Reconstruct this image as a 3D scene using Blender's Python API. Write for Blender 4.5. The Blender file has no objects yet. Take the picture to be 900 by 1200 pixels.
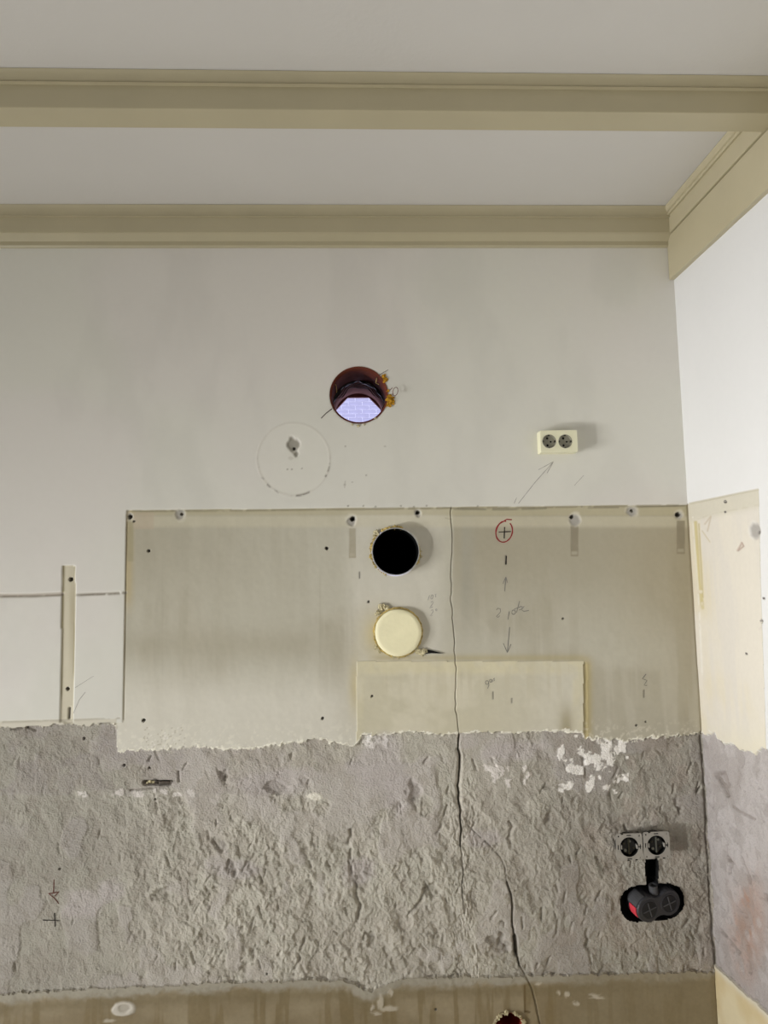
import bpy, bmesh, math, random
import numpy as np
from mathutils import Matrix, Vector
from mathutils.geometry import tessellate_polygon

random.seed(7)
SC = bpy.context.scene
COL = SC.collection

# ------------------------------------------------------------------ camera
FPX, PITCH, YAW, ROLL = 790.0, 0.0898, 0.0418, -0.0206
CAM = np.array([0.0, -1.8, 1.75])
def _basis():
    cy, sy, cp, sp = math.cos(YAW), math.sin(YAW), math.cos(PITCH), math.sin(PITCH)
    fw = np.array([sy*cp, cy*cp, sp]); r = np.array([cy, -sy, 0.0]); u = np.cross(r, fw)
    cr, sr = math.cos(ROLL), math.sin(ROLL)
    return cr*r+sr*u, -sr*r+cr*u, fw
CR, CU, CF = _basis()
cam_d = bpy.data.cameras.new('camera')
cam = bpy.data.objects.new('camera', cam_d); COL.objects.link(cam)
cam_d.sensor_fit = 'VERTICAL'; cam_d.sensor_height = 36.0; cam_d.lens = FPX*36.0/1200.0
cam_d.clip_start = 0.02
cam.matrix_world = Matrix(((CR[0], CU[0], -CF[0], CAM[0]), (CR[1], CU[1], -CF[1], CAM[1]),
                           (CR[2], CU[2], -CF[2], CAM[2]), (0, 0, 0, 1)))
SC.camera = cam

# ------------------------------------------------------------------ sky, lights, exposure
world = bpy.data.worlds.new('sky'); SC.world = world; world.use_nodes = True
bg = world.node_tree.nodes['Background']
bg.inputs[0].default_value = (0.72, 0.72, 1.0, 1); bg.inputs[1].default_value = 1.7

def aim(o, tgt):
    o.rotation_euler = (Vector(tgt)-Vector(o.location)).to_track_quat('-Z', 'Y').to_euler()
# the work lamp standing low at the left of the room (its shadows run to the right and slightly up)
ld = bpy.data.lights.new('work_lamp_light', 'SPOT'); lamp = bpy.data.objects.new('work_lamp_light', ld); COL.objects.link(lamp)
lamp.location = (-2.9, -1.75, 0.55); ld.energy = 215; ld.color = (1.0, 0.995, 0.975)
ld.spot_size = math.radians(126); ld.spot_blend = 1.0; ld.shadow_soft_size = 0.03
aim(lamp, (0.75, -0.5, 1.2))
# fill light added at the left to brighten the right wall, no window
wd = bpy.data.lights.new('right_wall_fill', 'AREA'); wl = bpy.data.objects.new('right_wall_fill', wd); COL.objects.link(wl)
wd.shape = 'RECTANGLE'; wd.size = 0.8; wd.size_y = 1.0; wd.energy = 8.8; wd.color = (1.0, 1.0, 1.0); wd.spread = math.radians(42)
wl.location = (-3.4, -1.45, 1.0); aim(wl, (0.9, -0.6, 1.6))

SC.view_settings.view_transform = 'Standard'; SC.view_settings.look = 'None'
SC.view_settings.gamma = 1.0; SC.view_settings.use_curve_mapping = False
SC.view_settings.exposure = 0.0

# ------------------------------------------------------------------ helpers
XR = 0.907          # right wall plane
ZCEIL = 2.753
def ray(u, v):
    return CF + (u-450.0)/FPX*CR + (600.0-v)/FPX*CU
def on_y(u, v, y=0.0):
    d = ray(u, v); t = (y-CAM[1])/d[1]; return CAM+t*d
def on_x(u, v, x=XR):
    d = ray(u, v); t = (x-CAM[0])/d[0]; return CAM+t*d
def on_z(u, v, z):
    d = ray(u, v); t = (z-CAM[2])/d[2]; return CAM+t*d
def project(x, y, z):
    X, Y, Z = x-CAM[0], y-CAM[1], z-CAM[2]
    d = X*CF[0]+Y*CF[1]+Z*CF[2]
    return (450+FPX*(X*CR[0]+Y*CR[1]+Z*CR[2])/d, 600-FPX*(X*CU[0]+Y*CU[1]+Z*CU[2])/d)
def lin(c):
    c = np.array(c, float)/255.0
    return np.where(c <= 0.04045, c/12.92, ((c+0.055)/1.055)**2.4)
KB, KR = 1.32, 0.88      # colour seen on the wall -> own colour of the surface
def alb(c, k=KB): return np.clip(lin(c)*k, 0, 0.93)

def tag(o, label=None, cat=None, group=None, kind=None):
    if label: o['label'] = label
    if cat: o['category'] = cat
    if group: o['group'] = group
    if kind: o['kind'] = kind
    return o
def link(name, me, mat, parent=None):
    o = bpy.data.objects.new(name, me); COL.objects.link(o)
    if mat is not None: me.materials.append(mat)
    if parent is not None: o.parent = parent
    return o
def empty(name, loc=(0, 0, 0)):
    o = bpy.data.objects.new(name, None); COL.objects.link(o); o.location = loc; o.empty_display_size = 0.05
    return o
def build(name, bm, mat, parent=None, smooth=False, bevel=0):
    bmesh.ops.recalc_face_normals(bm, faces=bm.faces)
    if bevel:
        bmesh.ops.bevel(bm, geom=[e for e in bm.edges if e.is_manifold and e.calc_face_angle(0) > 0.6], offset=bevel, segments=2, affect='EDGES', profile=0.6)
    me = bpy.data.meshes.new(name); bm.to_mesh(me); bm.free()
    if smooth: me.shade_smooth()
    return link(name, me, mat, parent)
def box(bm, x0, x1, y0, y1, z0, z1):
    vs = [bm.verts.new(p) for p in ((x0,y0,z0),(x1,y0,z0),(x1,y1,z0),(x0,y1,z0),(x0,y0,z1),(x1,y0,z1),(x1,y1,z1),(x0,y1,z1))]
    for f in ((0,1,2,3),(4,5,6,7),(0,1,5,4),(1,2,6,5),(2,3,7,6),(3,0,4,7)): bm.faces.new([vs[i] for i in f])
def prism_x(bm, prof, x0, x1):       # prof: list of (y,z)
    a = [bm.verts.new((x0, p[0], p[1])) for p in prof]; b = [bm.verts.new((x1, p[0], p[1])) for p in prof]
    n = len(prof); bm.faces.new(a); bm.faces.new(b[::-1])
    for i in range(n): bm.faces.new((a[i], a[(i+1) % n], b[(i+1) % n], b[i]))
def prism_y(bm, prof, y0, y1):       # prof: list of (x,z)
    a = [bm.verts.new((p[0], y0, p[1])) for p in prof]; b = [bm.verts.new((p[0], y1, p[1])) for p in prof]
    n = len(prof); bm.faces.new(a); bm.faces.new(b[::-1])
    for i in range(n): bm.faces.new((a[i], a[(i+1) % n], b[(i+1) % n], b[i]))
def lathe_y(bm, prof, n=48, c=(0, 0), jit=None, closed=False):   # prof: list of (radius, y), axis along y at (x,z)=c
    rings = []
    for k, (r, y) in enumerate(prof):
        ring = []
        for i in range(n):
            a = 2*math.pi*i/n; rr = r*(1+(jit(k, a) if jit else 0))
            ring.append(bm.verts.new((c[0]+rr*math.cos(a), y, c[1]+rr*math.sin(a))))
        rings.append(ring)
    pairs = list(zip(rings, rings[1:]))
    if closed: pairs.append((rings[-1], rings[0]))
    for A, B in pairs:
        for i in range(n): bm.faces.new((A[i], A[(i+1) % n], B[(i+1) % n], B[i]))
    return rings
def disc_y(bm, r, y, c=(0, 0), n=32):
    bm.faces.new([bm.verts.new((c[0]+r*math.cos(2*math.pi*i/n), y, c[1]+r*math.sin(2*math.pi*i/n))) for i in range(n)])
def tube(bm, pts, r, n=6):
    pts = [Vector(p) for p in pts]; rings = []
    for i, p in enumerate(pts):
        t = (pts[min(i+1, len(pts)-1)]-pts[max(i-1, 0)]).normalized()
        a = t.orthogonal().normalized(); b = t.cross(a)
        if rings and False: pass
        rings.append([bm.verts.new(p+a*r*math.cos(2*math.pi*k/n)+b*r*math.sin(2*math.pi*k/n)) for k in range(n)])
    for A, B in zip(rings, rings[1:]):
        off = min(range(n), key=lambda s: sum((A[k].co-B[(k+s) % n].co).length for k in range(n)))
        for k in range(n): bm.faces.new((A[k], A[(k+1) % n], B[(k+1+off) % n], B[(k+off) % n]))
    bm.faces.new(rings[0]); bm.faces.new(rings[-1][::-1])
def plate_with_holes(bm, outer, holes, y0, y1):
    """plate in the xz plane between y0 (front) and y1 (back) with through holes"""
    loops = [outer]+holes
    flat = [p for l in loops for p in l]
    tris = tessellate_polygon([[Vector((p[0], p[1], 0)) for p in l] for l in loops])
    F = [bm.verts.new((p[0], y0, p[1])) for p in flat]; B = [bm.verts.new((p[0], y1, p[1])) for p in flat]
    for t in tris:
        try: bm.faces.new([F[i] for i in t]); bm.faces.new([B[i] for i in t[::-1]])
        except ValueError: pass
    s = 0
    for l in loops:
        n = len(l)
        for i in range(n): bm.faces.new((F[s+i], F[s+(i+1) % n], B[s+(i+1) % n], B[s+i]))
        s += n
def circ(cx, cz, r, n=32): return [(cx+r*math.cos(2*math.pi*i/n), cz+r*math.sin(2*math.pi*i/n)) for i in range(n)]
def rrect(x0, x1, z0, z1, r, n=5):
    out = []
    for cx, cz, a0 in ((x1-r, z1-r, 0), (x0+r, z1-r, 90), (x0+r, z0+r, 180), (x1-r, z0+r, 270)):
        for i in range(n+1):
            a = math.radians(a0+90*i/n); out.append((cx+r*math.cos(a), cz+r*math.sin(a)))
    return out

# ---- noise (numpy)
def _h(ix, iy, seed):
    h = (ix.astype(np.int64)*374761393+iy.astype(np.int64)*668265263+seed*1442695041) & 0xffffffff
    h = ((h ^ (h >> 13))*1274126177) & 0xffffffff
    h = ((h ^ (h >> 16))*2246822519) & 0xffffffff
    return ((h ^ (h >> 15)) & 0xffffff)/float(0xffffff)
def vn(x, y, seed=0):
    ix = np.floor(x); iy = np.floor(y); fx = x-ix; fy = y-iy
    fx = fx*fx*fx*(fx*(fx*6-15)+10); fy = fy*fy*fy*(fy*(fy*6-15)+10)
    a = _h(ix, iy, seed); b = _h(ix+1, iy, seed); c = _h(ix, iy+1, seed); d = _h(ix+1, iy+1, seed)
    return (a*(1-fx)+b*fx)*(1-fy)+(c*(1-fx)+d*fx)*fy
def fbm(x, y, seed=0, o=4):
    s = 0; t = 0; a = 1.0
    for k in range(o):
        s = s+a*vn(x*2**k+17.3*k, y*2**k-9.1*k, seed+k); t += a; a *= .5
    return s/t
def sstep(a, b, x):
    t = np.clip((x-a)/(b-a), 0, 1); return t*t*(3-2*t)
def seg_dist(U, V, pts):
    d = np.full(U.shape, 1e9)
    for (x0, y0), (x1, y1) in zip(pts, pts[1:]):
        dx, dy = x1-x0, y1-y0; L = dx*dx+dy*dy+1e-9
        t = np.clip(((U-x0)*dx+(V-y0)*dy)/L, 0, 1)
        d = np.minimum(d, np.hypot(U-x0-t*dx, V-y0-t*dy))
    return d

# ------------------------------------------------------------------ materials
def mat_base(name, rough=0.6, spec=0.35):
    m = bpy.data.materials.new(name); m.use_nodes = True
    nt = m.node_tree; b = nt.nodes['Principled BSDF']
    b.inputs['Roughness'].default_value = rough
    b.inputs['Specular IOR Level'].default_value = spec
    return m, nt, b
def mat(name, col, rough=0.6, spec=0.35, metal=0.0, var=0.12, scale=30.0, bump=0.0, bscale=200.0):
    """plain colour varied by noise in object space"""
    m, nt, b = mat_base(name, rough, spec); b.inputs['Metallic'].default_value = metal
    tc = nt.nodes.new('ShaderNodeTexCoord'); nz = nt.nodes.new('ShaderNodeTexNoise')
    nz.inputs['Scale'].default_value = scale; nz.inputs['Detail'].default_value = 4
    nt.links.new(tc.outputs['Object'], nz.inputs['Vector'])
    rp = nt.nodes.new('ShaderNodeValToRGB')
    c = np.array(col)
    rp.color_ramp.elements[0].position = .3; rp.color_ramp.elements[1].position = .7
    rp.color_ramp.elements[0].color = (*np.clip(c*(1-var), 0, 1), 1); rp.color_ramp.elements[1].color = (*np.clip(c*(1+var), 0, 1), 1)
    nt.links.new(nz.outputs['Fac'], rp.inputs['Fac']); nt.links.new(rp.outputs['Color'], b.inputs['Base Color'])
    if bump:
        n2 = nt.nodes.new('ShaderNodeTexNoise'); n2.inputs['Scale'].default_value = bscale; n2.inputs['Detail'].default_value = 3
        nt.links.new(tc.outputs['Object'], n2.inputs['Vector'])
        bp = nt.nodes.new('ShaderNodeBump'); bp.inputs['Strength'].default_value = 1.0; bp.inputs['Distance'].default_value = bump
        nt.links.new(n2.outputs['Fac'], bp.inputs['Height']); nt.links.new(bp.outputs['Normal'], b.inputs['Normal'])
    return m
def mat_attr(name, rough, spec, bump, bscale, var=.05):
    """own colour of each spot from the 'Col' attribute, plus fine grain and relief"""
    m, nt, b = mat_base(name, rough, spec)
    at = nt.nodes.new('ShaderNodeAttribute'); at.attribute_name = 'Col'
    tc = nt.nodes.new('ShaderNodeTexCoord'); nz = nt.nodes.new('ShaderNodeTexNoise')
    nz.inputs['Scale'].default_value = bscale; nz.inputs['Detail'].default_value = 5
    nt.links.new(tc.outputs['Object'], nz.inputs['Vector'])
    mr = nt.nodes.new('ShaderNodeMapRange'); mr.inputs[1].default_value = .3; mr.inputs[2].default_value = .7
    mr.inputs[3].default_value = 1-var; mr.inputs[4].default_value = 1+var
    nt.links.new(nz.outputs['Fac'], mr.inputs[0])
    mx = nt.nodes.new('ShaderNodeVectorMath'); mx.operation = 'SCALE'
    nt.links.new(at.outputs['Color'], mx.inputs[0]); nt.links.new(mr.outputs[0], mx.inputs['Scale'])
    nt.links.new(mx.outputs[0], b.inputs['Base Color'])
    bp = nt.nodes.new('ShaderNodeBump'); bp.inputs['Strength'].default_value = 1.0; bp.inputs['Distance'].default_value = bump
    nt.links.new(nz.outputs['Fac'], bp.inputs['Height']); nt.links.new(bp.outputs['Normal'], b.inputs['Normal'])
    return m
M = dict(
    paint=mat_attr('painted_wall', .55, .35, .0001, 60, .006), panel=mat_attr('bare_wall_panel', .6, .35, .0002, 90, .015),
    plaster=mat_attr('rough_plaster', .95, .15, .0030, 230, .06), band=mat_attr('brown_glue_band', .5, .4, .0004, 110),
    patch=mat_attr('sealant_patch', .55, .35, .0002, 90, .015),
    ceil=mat('ceiling_paint', alb((190, 187, 182), 1.24), .7, .3, var=.015, scale=3, bump=.0003, bscale=120),
    white=mat('white_wall_paint', (.62, .62, .615), .7, .3, var=.02, scale=3),
    floor=mat('pale_dusty_floor', (.56, .555, .545), .8, .2, var=.1, scale=6),
    cream=mat('cream_gloss_paint', (.465, .412, .275), .42, .45, var=.03, scale=8, bump=.0003, bscale=60),
    cavity=mat('black_plastic_lining', (.008, .008, .008), .6, .3),
    black=mat('black_duct_lining', (.004, .004, .004), .8, .1),
    zinc=mat('zinc_duct_rim', (.42, .42, .40), .4, .5, metal=.15, var=.2, scale=60),
    cap=mat('cream_cap', (.93, .87, .58), .6, .3, var=.03, scale=25, bump=.0005, bscale=70),
    foam=mat('yellow_foam', (.55, .42, .16), .9, .1, var=.4, scale=160, bump=.002, bscale=300),
    orange=mat('orange_foam', (.48, .25, .025), .9, .1, var=.4, scale=200, bump=.002, bscale=300),
    debris=mat('torn_sealant', alb((172, 163, 132)), .85, .2, var=.2, scale=150, bump=.001, bscale=300),
    duct=mat('red_brown_duct', (.13, .034, .02), .8, .1, var=.25, scale=25),
    duct2=mat('plum_inner_sleeve', (.26, .13, .11), .8, .1, var=.2, scale=30),
    wire=mat('dark_wire', (.05, .03, .025), .5, .4), redwire=mat('dark_red_wire', (.12, .02, .02), .5, .4),
    socket=mat('cream_socket_plastic', alb((207, 204, 176), 1.3), .35, .5, var=.02),
    socket_in=mat('beige_socket_insert', (.31, .295, .225), .4, .45, var=.05),
    hole=mat('dark_contact', (.008, .007, .006), .7, .2), brass=mat('tarnished_contact', (.055, .05, .032), .4, .5, metal=.7),
    frame=mat('grey_mounting_frame', (.40, .38, .34), .45, .5, metal=.25, var=.08, scale=80),
    core=mat('dark_socket_core', (.010, .010, .009), .5, .4), screw=mat('grey_screw', (.16, .165, .14), .4, .5, metal=.7),
    jbox=mat('charcoal_box_plastic', (.040, .040, .046), .5, .4, var=.1), jside=mat('grey_box_side', (.075, .075, .08), .5, .4),
    jlid=mat('black_lid_plastic', (.010, .010, .012), .55, .4), red=mat('red_tab', (.62, .05, .07), .5, .4, var=.05),
    pencil=mat('pencil', (.23, .22, .20), .8, .2), pencil_soft=mat('faint_pencil', (.40, .38, .34), .8, .2),
    marker=mat('black_marker', (.03, .025, .022), .7, .2), red_marker=mat('red_marker', (.28, .022, .025), .6, .3),
    brown_marker=mat('brown_marker', (.12, .04, .03), .7, .2),
    brick=mat('white_painted_brick', (.44, .44, .52), .8, .2, var=.2, scale=5), mortar=mat('pale_mortar', (.80, .80, .84), .9, .1),
    redhole=mat('red_brown_pipe', (.30, .045, .025), .5, .4), chrome=mat('steel_bracket', (.12, .10, .08), .4, .5, metal=.6, var=.3, scale=120),
)

# ------------------------------------------------------------------ wall relief
def add_lines(a, b, step): return list(np.arange(a, b, step))
H = 0.0024
xs = np.array(add_lines(-3.6, -1.8, .06)+add_lines(-1.8, -1.15, .008))
xcr0, xcr1 = on_y(519, 700)[0], on_y(548, 700)[0]
xs = np.concatenate([xs, add_lines(-1.15, xcr0, H), add_lines(xcr0, xcr1, .0011), add_lines(xcr1, XR+.012, H)])
ZPT = on_y(480, 596.0)[2]       # top line of the bare panel
zs = np.array(add_lines(0, .46, .04)+add_lines(.46, ZPT+.03, H)+add_lines(ZPT+.03, ZPT+.04, .005))
zh0, zh1 = on_y(420, 585)[2], on_y(420, 418)[2]
zs = np.concatenate([zs, add_lines(zs[-1]+.003, zh1, H), add_lines(zh1, ZCEIL, .012), [ZCEIL+.01]])
zs = np.unique(np.round(zs, 5)); xs = np.unique(np.round(xs, 5))

def grid_mesh(name, P, col, mask, material, parent=None, flip=False):
    """P (nz,nx,3) points, col (nz,nx,3), mask (nz-1,nx-1) cells -> one mesh"""
    nz, nx = mask.shape[0]+1, mask.shape[1]+1
    jj, ii = np.nonzero(mask)
    q = np.stack([jj*nx+ii, jj*nx+ii+1, (jj+1)*nx+ii+1, (jj+1)*nx+ii], 1)
    if flip: q = q[:, ::-1]
    used, inv = np.unique(q, return_inverse=True); q = inv.reshape(-1, 4)
    me = bpy.data.meshes.new(name); n = len(q)
    me.vertices.add(len(used)); me.vertices.foreach_set('co', P.reshape(-1, 3)[used].astype(np.float32).ravel())
    me.loops.add(n*4); me.loops.foreach_set('vertex_index', q.astype(np.int32).ravel())
    me.polygons.add(n); me.polygons.foreach_set('loop_start', np.arange(0, n*4, 4, dtype=np.int32))
    me.update(calc_edges=True)
    at = me.attributes.new('Col', 'FLOAT_COLOR', 'POINT')
    c4 = np.ones((len(used), 4), np.float32); c4[:, :3] = col.reshape(-1, 3)[used]; at.data.foreach_set('color', c4.ravel())
    me.shade_smooth(); me.validate()
    return link(name, me, material, parent)

class Surf:
    """a wall as relief h (towards the room) and own colour, edited in the photo's pixel frame"""
    def __init__(s, U, V, a, z):
        s.U, s.V, s.a, s.z = U, V, a*1000, z*1000       # wall coordinates in millimetres
        s.h = np.zeros(U.shape); s.c = np.zeros(U.shape+(3,))
    def near(s, u0, u1, v0, v1):
        j, i = np.nonzero((s.U > u0) & (s.U < u1) & (s.V > v0) & (s.V < v1)); return j, i
    def mix(s, idx, w, col):
        w = np.asarray(w)[..., None]; s.c[idx] = s.c[idx]*(1-w)+np.asarray(col)*w
    def blob(s, u, v, ru, rv, col, soft=.3, dh=0.0, irr=.35, w=1.0, seed=1):
        k = s.near(u-ru*2-3, u+ru*2+3, v-rv*2-3, v+rv*2+3)
        if not len(k[0]): return
        U, V = s.U[k], s.V[k]
        r = np.hypot((U-u)/ru, (V-v)/rv)+(fbm(U/ru/1.2+seed*3.7, V/rv/1.2, seed, 3)-.5)*2*irr
        m = 1-sstep(1-soft, 1+soft, r)
        if col is not None: s.mix(k, m*w, col)
        if dh: s.h[k] += m*dh
    def rect(s, u0, u1, v0, v1, col, w=1.0, soft=1.0, dh=0.0, tex=0.0, seed=2):
        k = s.near(u0-soft*2, u1+soft*2, v0-soft*2, v1+soft*2)
        if not len(k[0]): return
        U, V = s.U[k], s.V[k]
        m = sstep(u0-soft, u0+soft, U)*(1-sstep(u1-soft, u1+soft, U))*sstep(v0-soft, v0+soft, V)*(1-sstep(v1-soft, v1+soft, V))
        if tex: m = m*(1-tex+tex*2*fbm(U/9, V/9, seed, 3))
        m = np.clip(m, 0, 1)
        if col is not None: s.mix(k, m*w, col)
        if dh: s.h[k] += m*dh
    def line(s, pts, wid, col=None, w=1.0, dh=0.0, soft=.7, brk=0.0, seed=5):
        us = [p[0] for p in pts]; vs = [p[1] for p in pts]; g = wid+soft+3
        k = s.near(min(us)-g, max(us)+g, min(vs)-g, max(vs)+g)
        if not len(k[0]): return
        U, V = s.U[k], s.V[k]
        m = 1-sstep(wid-soft, wid+soft, seg_dist(U, V, pts))
        if brk: m = m*sstep(brk-.12, brk+.12, fbm(U/7, V/7, seed, 2))
        if col is not None: s.mix(k, m*w, col)
        if dh: s.h[k] += m*dh
    def drill(s, u, v, r, depth=.03, col=None):
        k = s.near(u-r-3, u+r+3, v-r-3, v+r+3)
        if not len(k[0]): return
        d = np.hypot(s.U[k]-u, s.V[k]-v); m = d < r
        if not m.any(): m = d <= d.min()+1e-6
        s.h[k] -= m*depth
        s.mix(k, (d < r+.6)*1.0, alb((95, 90, 82)) if col is None else col)

def plaster_relief(a, z, rough, seed):
    """chiselled plaster: raked, slightly slanting strokes over lumps; rough is 0..1"""
    ca, sa = math.cos(.38), math.sin(.38)
    p, q = a*ca+z*sa, -a*sa+z*ca
    p = p+(fbm(a/24, z/24, seed+40, 3)-.5)*18; q = q+(fbm(a/24, z/24, seed+50, 3)-.5)*18
    r1 = fbm(p/34, q/48, seed, 5); r2 = vn(p/5.5, q/9.5, seed+3); r3 = vn(p/3.1, q/4.6, seed+5)
    lump = fbm(a/75, z/75, seed+9, 3)-.5
    tear = sstep(.575, .595, fbm(p/30, q/44, seed+13, 5))         # sharp-edged torn spots
    tear2 = sstep(.55, .585, fbm(p/12, q/20, seed+23, 4))
    h = lump*8*(.4+.6*rough)+rough*((r1-.5)*12.0+(r2-.5)*2.4+(r3-.5)*2.4-tear2*1.5)-tear*2.4*rough
    tear = np.maximum(tear, .5*tear2)
    return h/1000.0, r1, r2, tear

GREY, PURP, DARKG = alb((160, 156, 145)), alb((164, 158, 153)), alb((138, 133, 124))
# ======================================================================= BACK WALL
X, Z = np.meshgrid(xs, zs)
U, V = project(X, 0*X, Z)
S = Surf(U, V, X, Z)
a_, z_ = S.a, S.z
# --- zones -------------------------------------------------------------
rag = (fbm(a_/11, z_/11, 71, 4)-.5)*11
us_b = [-900, 0, 60, 132, 136, 137, 150, 200, 230, 290, 330, 370, 400, 414, 419, 425, 440, 480, 520, 560, 600, 640, 682, 687, 692, 740, 780, 823, 900]
vs_b = [853, 854, 851, 849, 850, 880, 881, 878, 876, 878, 872, 866, 872, 875, 870, 861, 863, 858, 861, 858, 860, 857, 858, 866, 867, 868, 864, 861, 861]
vedge = np.interp(U, us_b, vs_b)
straight = (U > 445) & (U < 684)
vtop = vedge+rag*np.where(straight, .45, .8)
us_d = [-900, 0, 130, 290, 400, 425, 436, 448, 470, 560, 700, 840, 900]
vs_d = [1180, 1166, 1159, 1152, 1149, 1160, 1163, 1158, 1147, 1146, 1143, 1139, 1139]
vlow = np.interp(U, us_d, vs_d)+rag*.6
ul = np.interp(V, [590, 598, 843, 890], [148.6, 148.5, 144, 143.2])
is_low = V > vlow
is_plaster = (V > vtop) & ~is_low
is_panel = (V > np.interp(U, [149, 806], [598, 591.5])) & (U > ul) & ~is_plaster & ~is_low
strip = (U <= ul) & (U > 134.5) & (V > 847) & ~is_plaster & ~is_low          # narrow bare strip under the panel's corner
is_panel |= strip
is_patch = is_panel & (U > 418) & (U < 684) & (V > 775)

# --- painted wall colour --------------------------------------------------
PW, PW2 = alb((195, 193, 184)), alb((197, 192, 187))
t = sstep(.35, .65, fbm(a_/420, z_/420, 5, 3))*.6
S.c[:] = PW*(1-t[..., None])+PW2*t[..., None]
m = sstep(.52, .75, fbm(a_/150, z_/320, 8, 4)); S.c *= (1-.045*m)[..., None]
S.h += (fbm(a_/70, z_/70, 15, 3)-.5)*.0012

# --- bare panel colour ---------------------------------------------------------
PB, PD, PY, PL = alb((171, 167, 152)), alb((149, 142, 123)), alb((178, 164, 118)), alb((196, 192, 180))
pc = np.broadcast_to(PB, S.c.shape).copy()
def pmix(w, col):
    global pc
    w = np.clip(w, 0, 1)[..., None]; pc = pc*(1-w)+np.asarray(col)*w
streak = fbm(a_/24, z_/420, 21, 4); cloud = fbm(a_/230, z_/200, 23, 4)
pmix(.5*sstep(.42, .66, cloud), PD)
pmix(.16*sstep(.42, .72, streak)*sstep(840, 620, V), PD)
pmix(.16*sstep(.45, .68, 1-streak)*sstep(.4, .6, cloud), PL)
pmix(.25*np.exp(-((U-375)/.9)**2)*sstep(650, 690, V), PD); pmix(.22*np.exp(-((U-190)/.9)**2)*sstep(640, 690, V), PD)
pmix(.55*sstep(400, 150, U)*sstep(760, 640, V), PD)                          # greyer grease stain by the left cabinet
pmix(.5*np.exp(-((V-755)/18)**2)*sstep(420, 330, U), PD)
pmix(.8*sstep(765, 830, V)*sstep(450, 380, U), PL)
pmix(.85*sstep(528, 534, U)*sstep(770, 640, V), PD)                          # darker field right of the crack
pmix(.75*sstep(536, 545, U)*sstep(565, 545, U)*sstep(760, 690, V), alb((150, 146, 132)))
pmix(.8*sstep(690, 780, U)*sstep(840, 660, V), alb((152, 144, 124)))
pmix(.55*sstep(770, 822, U)*(.5+.5*sstep(.45, .6, streak)), alb((146, 137, 116)))
pmix(.55*sstep(395, 425, U)*sstep(528, 505, U), PL)                          # paler field under the hood ducts
pmix(.7*sstep(606, 602, V), alb((168, 160, 132)))                            # grubby top rim
pmix(.55*sstep(603, 607, V)*sstep(621, 614, V), alb((186, 180, 158)))
pmix(.6*sstep(160, 150, U)*sstep(730, 690, V), alb((166, 150, 108)))
pmix(.6*np.exp(-((U-416)/7)**2-((V-805)/32)**2), PY)
pmix(.65*np.exp(-((U-440)/16)**2-((V-745)/26)**2), PY)
pmix(.7*np.exp(-((U-688)/6)**2)*sstep(768, 780, V), alb((158, 142, 88)))
pmix(.6*np.exp(-((V-771)/4)**2)*sstep(425, 450, U)*sstep(700, 680, U), alb((160, 148, 110)))
pmix(.35*sstep(.6, .68, fbm(a_/8, z_/8, 33, 3))*sstep(835, 870, V), alb((214, 210, 196)))
S.c = np.where(is_panel[..., None], pc, S.c)
S.h = np.where(is_panel, -.0022+(fbm(a_/45, z_/60, 16, 3)-.5)*.0016, S.h)
# --- the lighter rectangle (old hood outline) -----------------------------
qc = np.broadcast_to(alb((190, 184, 164)), S.c.shape).copy()
w = np.clip(.8*sstep(.45, .6, fbm(a_/120, z_/90, 41, 4)), 0, 1)[..., None]; qc = qc*(1-w)+alb((180, 174, 152))*w
w = (.75*sstep(520, 700, U))[..., None]; qc = qc*(1-w)+alb((186, 182, 168))*w
w = np.clip(.3*sstep(.5, .68, fbm(a_/14, z_/160, 43, 3))*sstep(838, 790, V), 0, 1)[..., None]; qc = qc*(1-w)+alb((174, 166, 142))*w
rim = np.maximum(sstep(794, 785, V), np.maximum(.5*sstep(430, 423, U), .7*sstep(668, 675, U)))*(.5+.5*sstep(.3, .6, fbm(a_/40, z_/40, 47, 3)))
w = (.6*rim)[..., None]; qc = qc*(1-w)+alb((196, 188, 156))*w
w = (.75*np.exp(-((U-664)/9)**2)*sstep(815, 850, V))[..., None]; qc = qc*(1-w)+alb((140, 130, 100))*w
S.c = np.where(is_patch[..., None], qc, S.c)
S.h = np.where(is_patch, S.h+.0005+.0009*rim, S.h)
S.h += np.where(is_panel & (U > 684) & (U < 688) & (V > 778), -.002, 0)

# --- rough plaster ------------------------------------------------------------
rough = .38+.62*sstep(80, 260, U)*sstep(905, 960, V)
rough = np.maximum(rough*np.where(U > 560, .72, 1.0), .55*sstep(560, 600, U))
smooth_patch = sstep(.56, .64, fbm(a_/150, z_/110, 61, 3))*sstep(1010, 940, V)
smooth_patch = np.maximum(smooth_patch, sstep(.62, .68, fbm(a_/90, z_/120, 63, 3))*.8)
rough = rough*(1-.75*smooth_patch)
ph, r1, r2, tear = plaster_relief(a_, z_, rough, 3)
ledge = sstep(936, 929, V+rag*.5)*sstep(400, 350, U)
ph = ph-.0085+.003*ledge+.0022*smooth_patch
g = sstep(.35, .65, fbm(a_/120, z_/120, 66, 4))[..., None]
cc = GREY*(1-g)+alb((156, 151, 141))*g
w = (.75*smooth_patch)[..., None]; cc = cc*(1-w)+PURP*w
w = (.6*ledge*sstep(.4, .6, fbm(a_/70, z_/70, 67, 3)))[..., None]; cc = cc*(1-w)+alb((150, 143, 139))*w
w = (.55*sstep(.52, .68, fbm(a_/60, z_/80, 68, 3))*sstep(600, 700, U))[..., None]; cc = cc*(1-w)+alb((158, 147, 136))*w
w = (.5*sstep(.45, .65, r1)*rough)[..., None]; cc = cc*(1-w)+alb((176, 171, 160))*w
w = (.45*tear)[..., None]; cc = cc*(1-w)+alb((146, 139, 129))*w
lightr = .86+.26*sstep(60, 260, U)*sstep(700, 560, U)+.08*sstep(1000, 1100, V)*sstep(600, 400, U)
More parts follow.
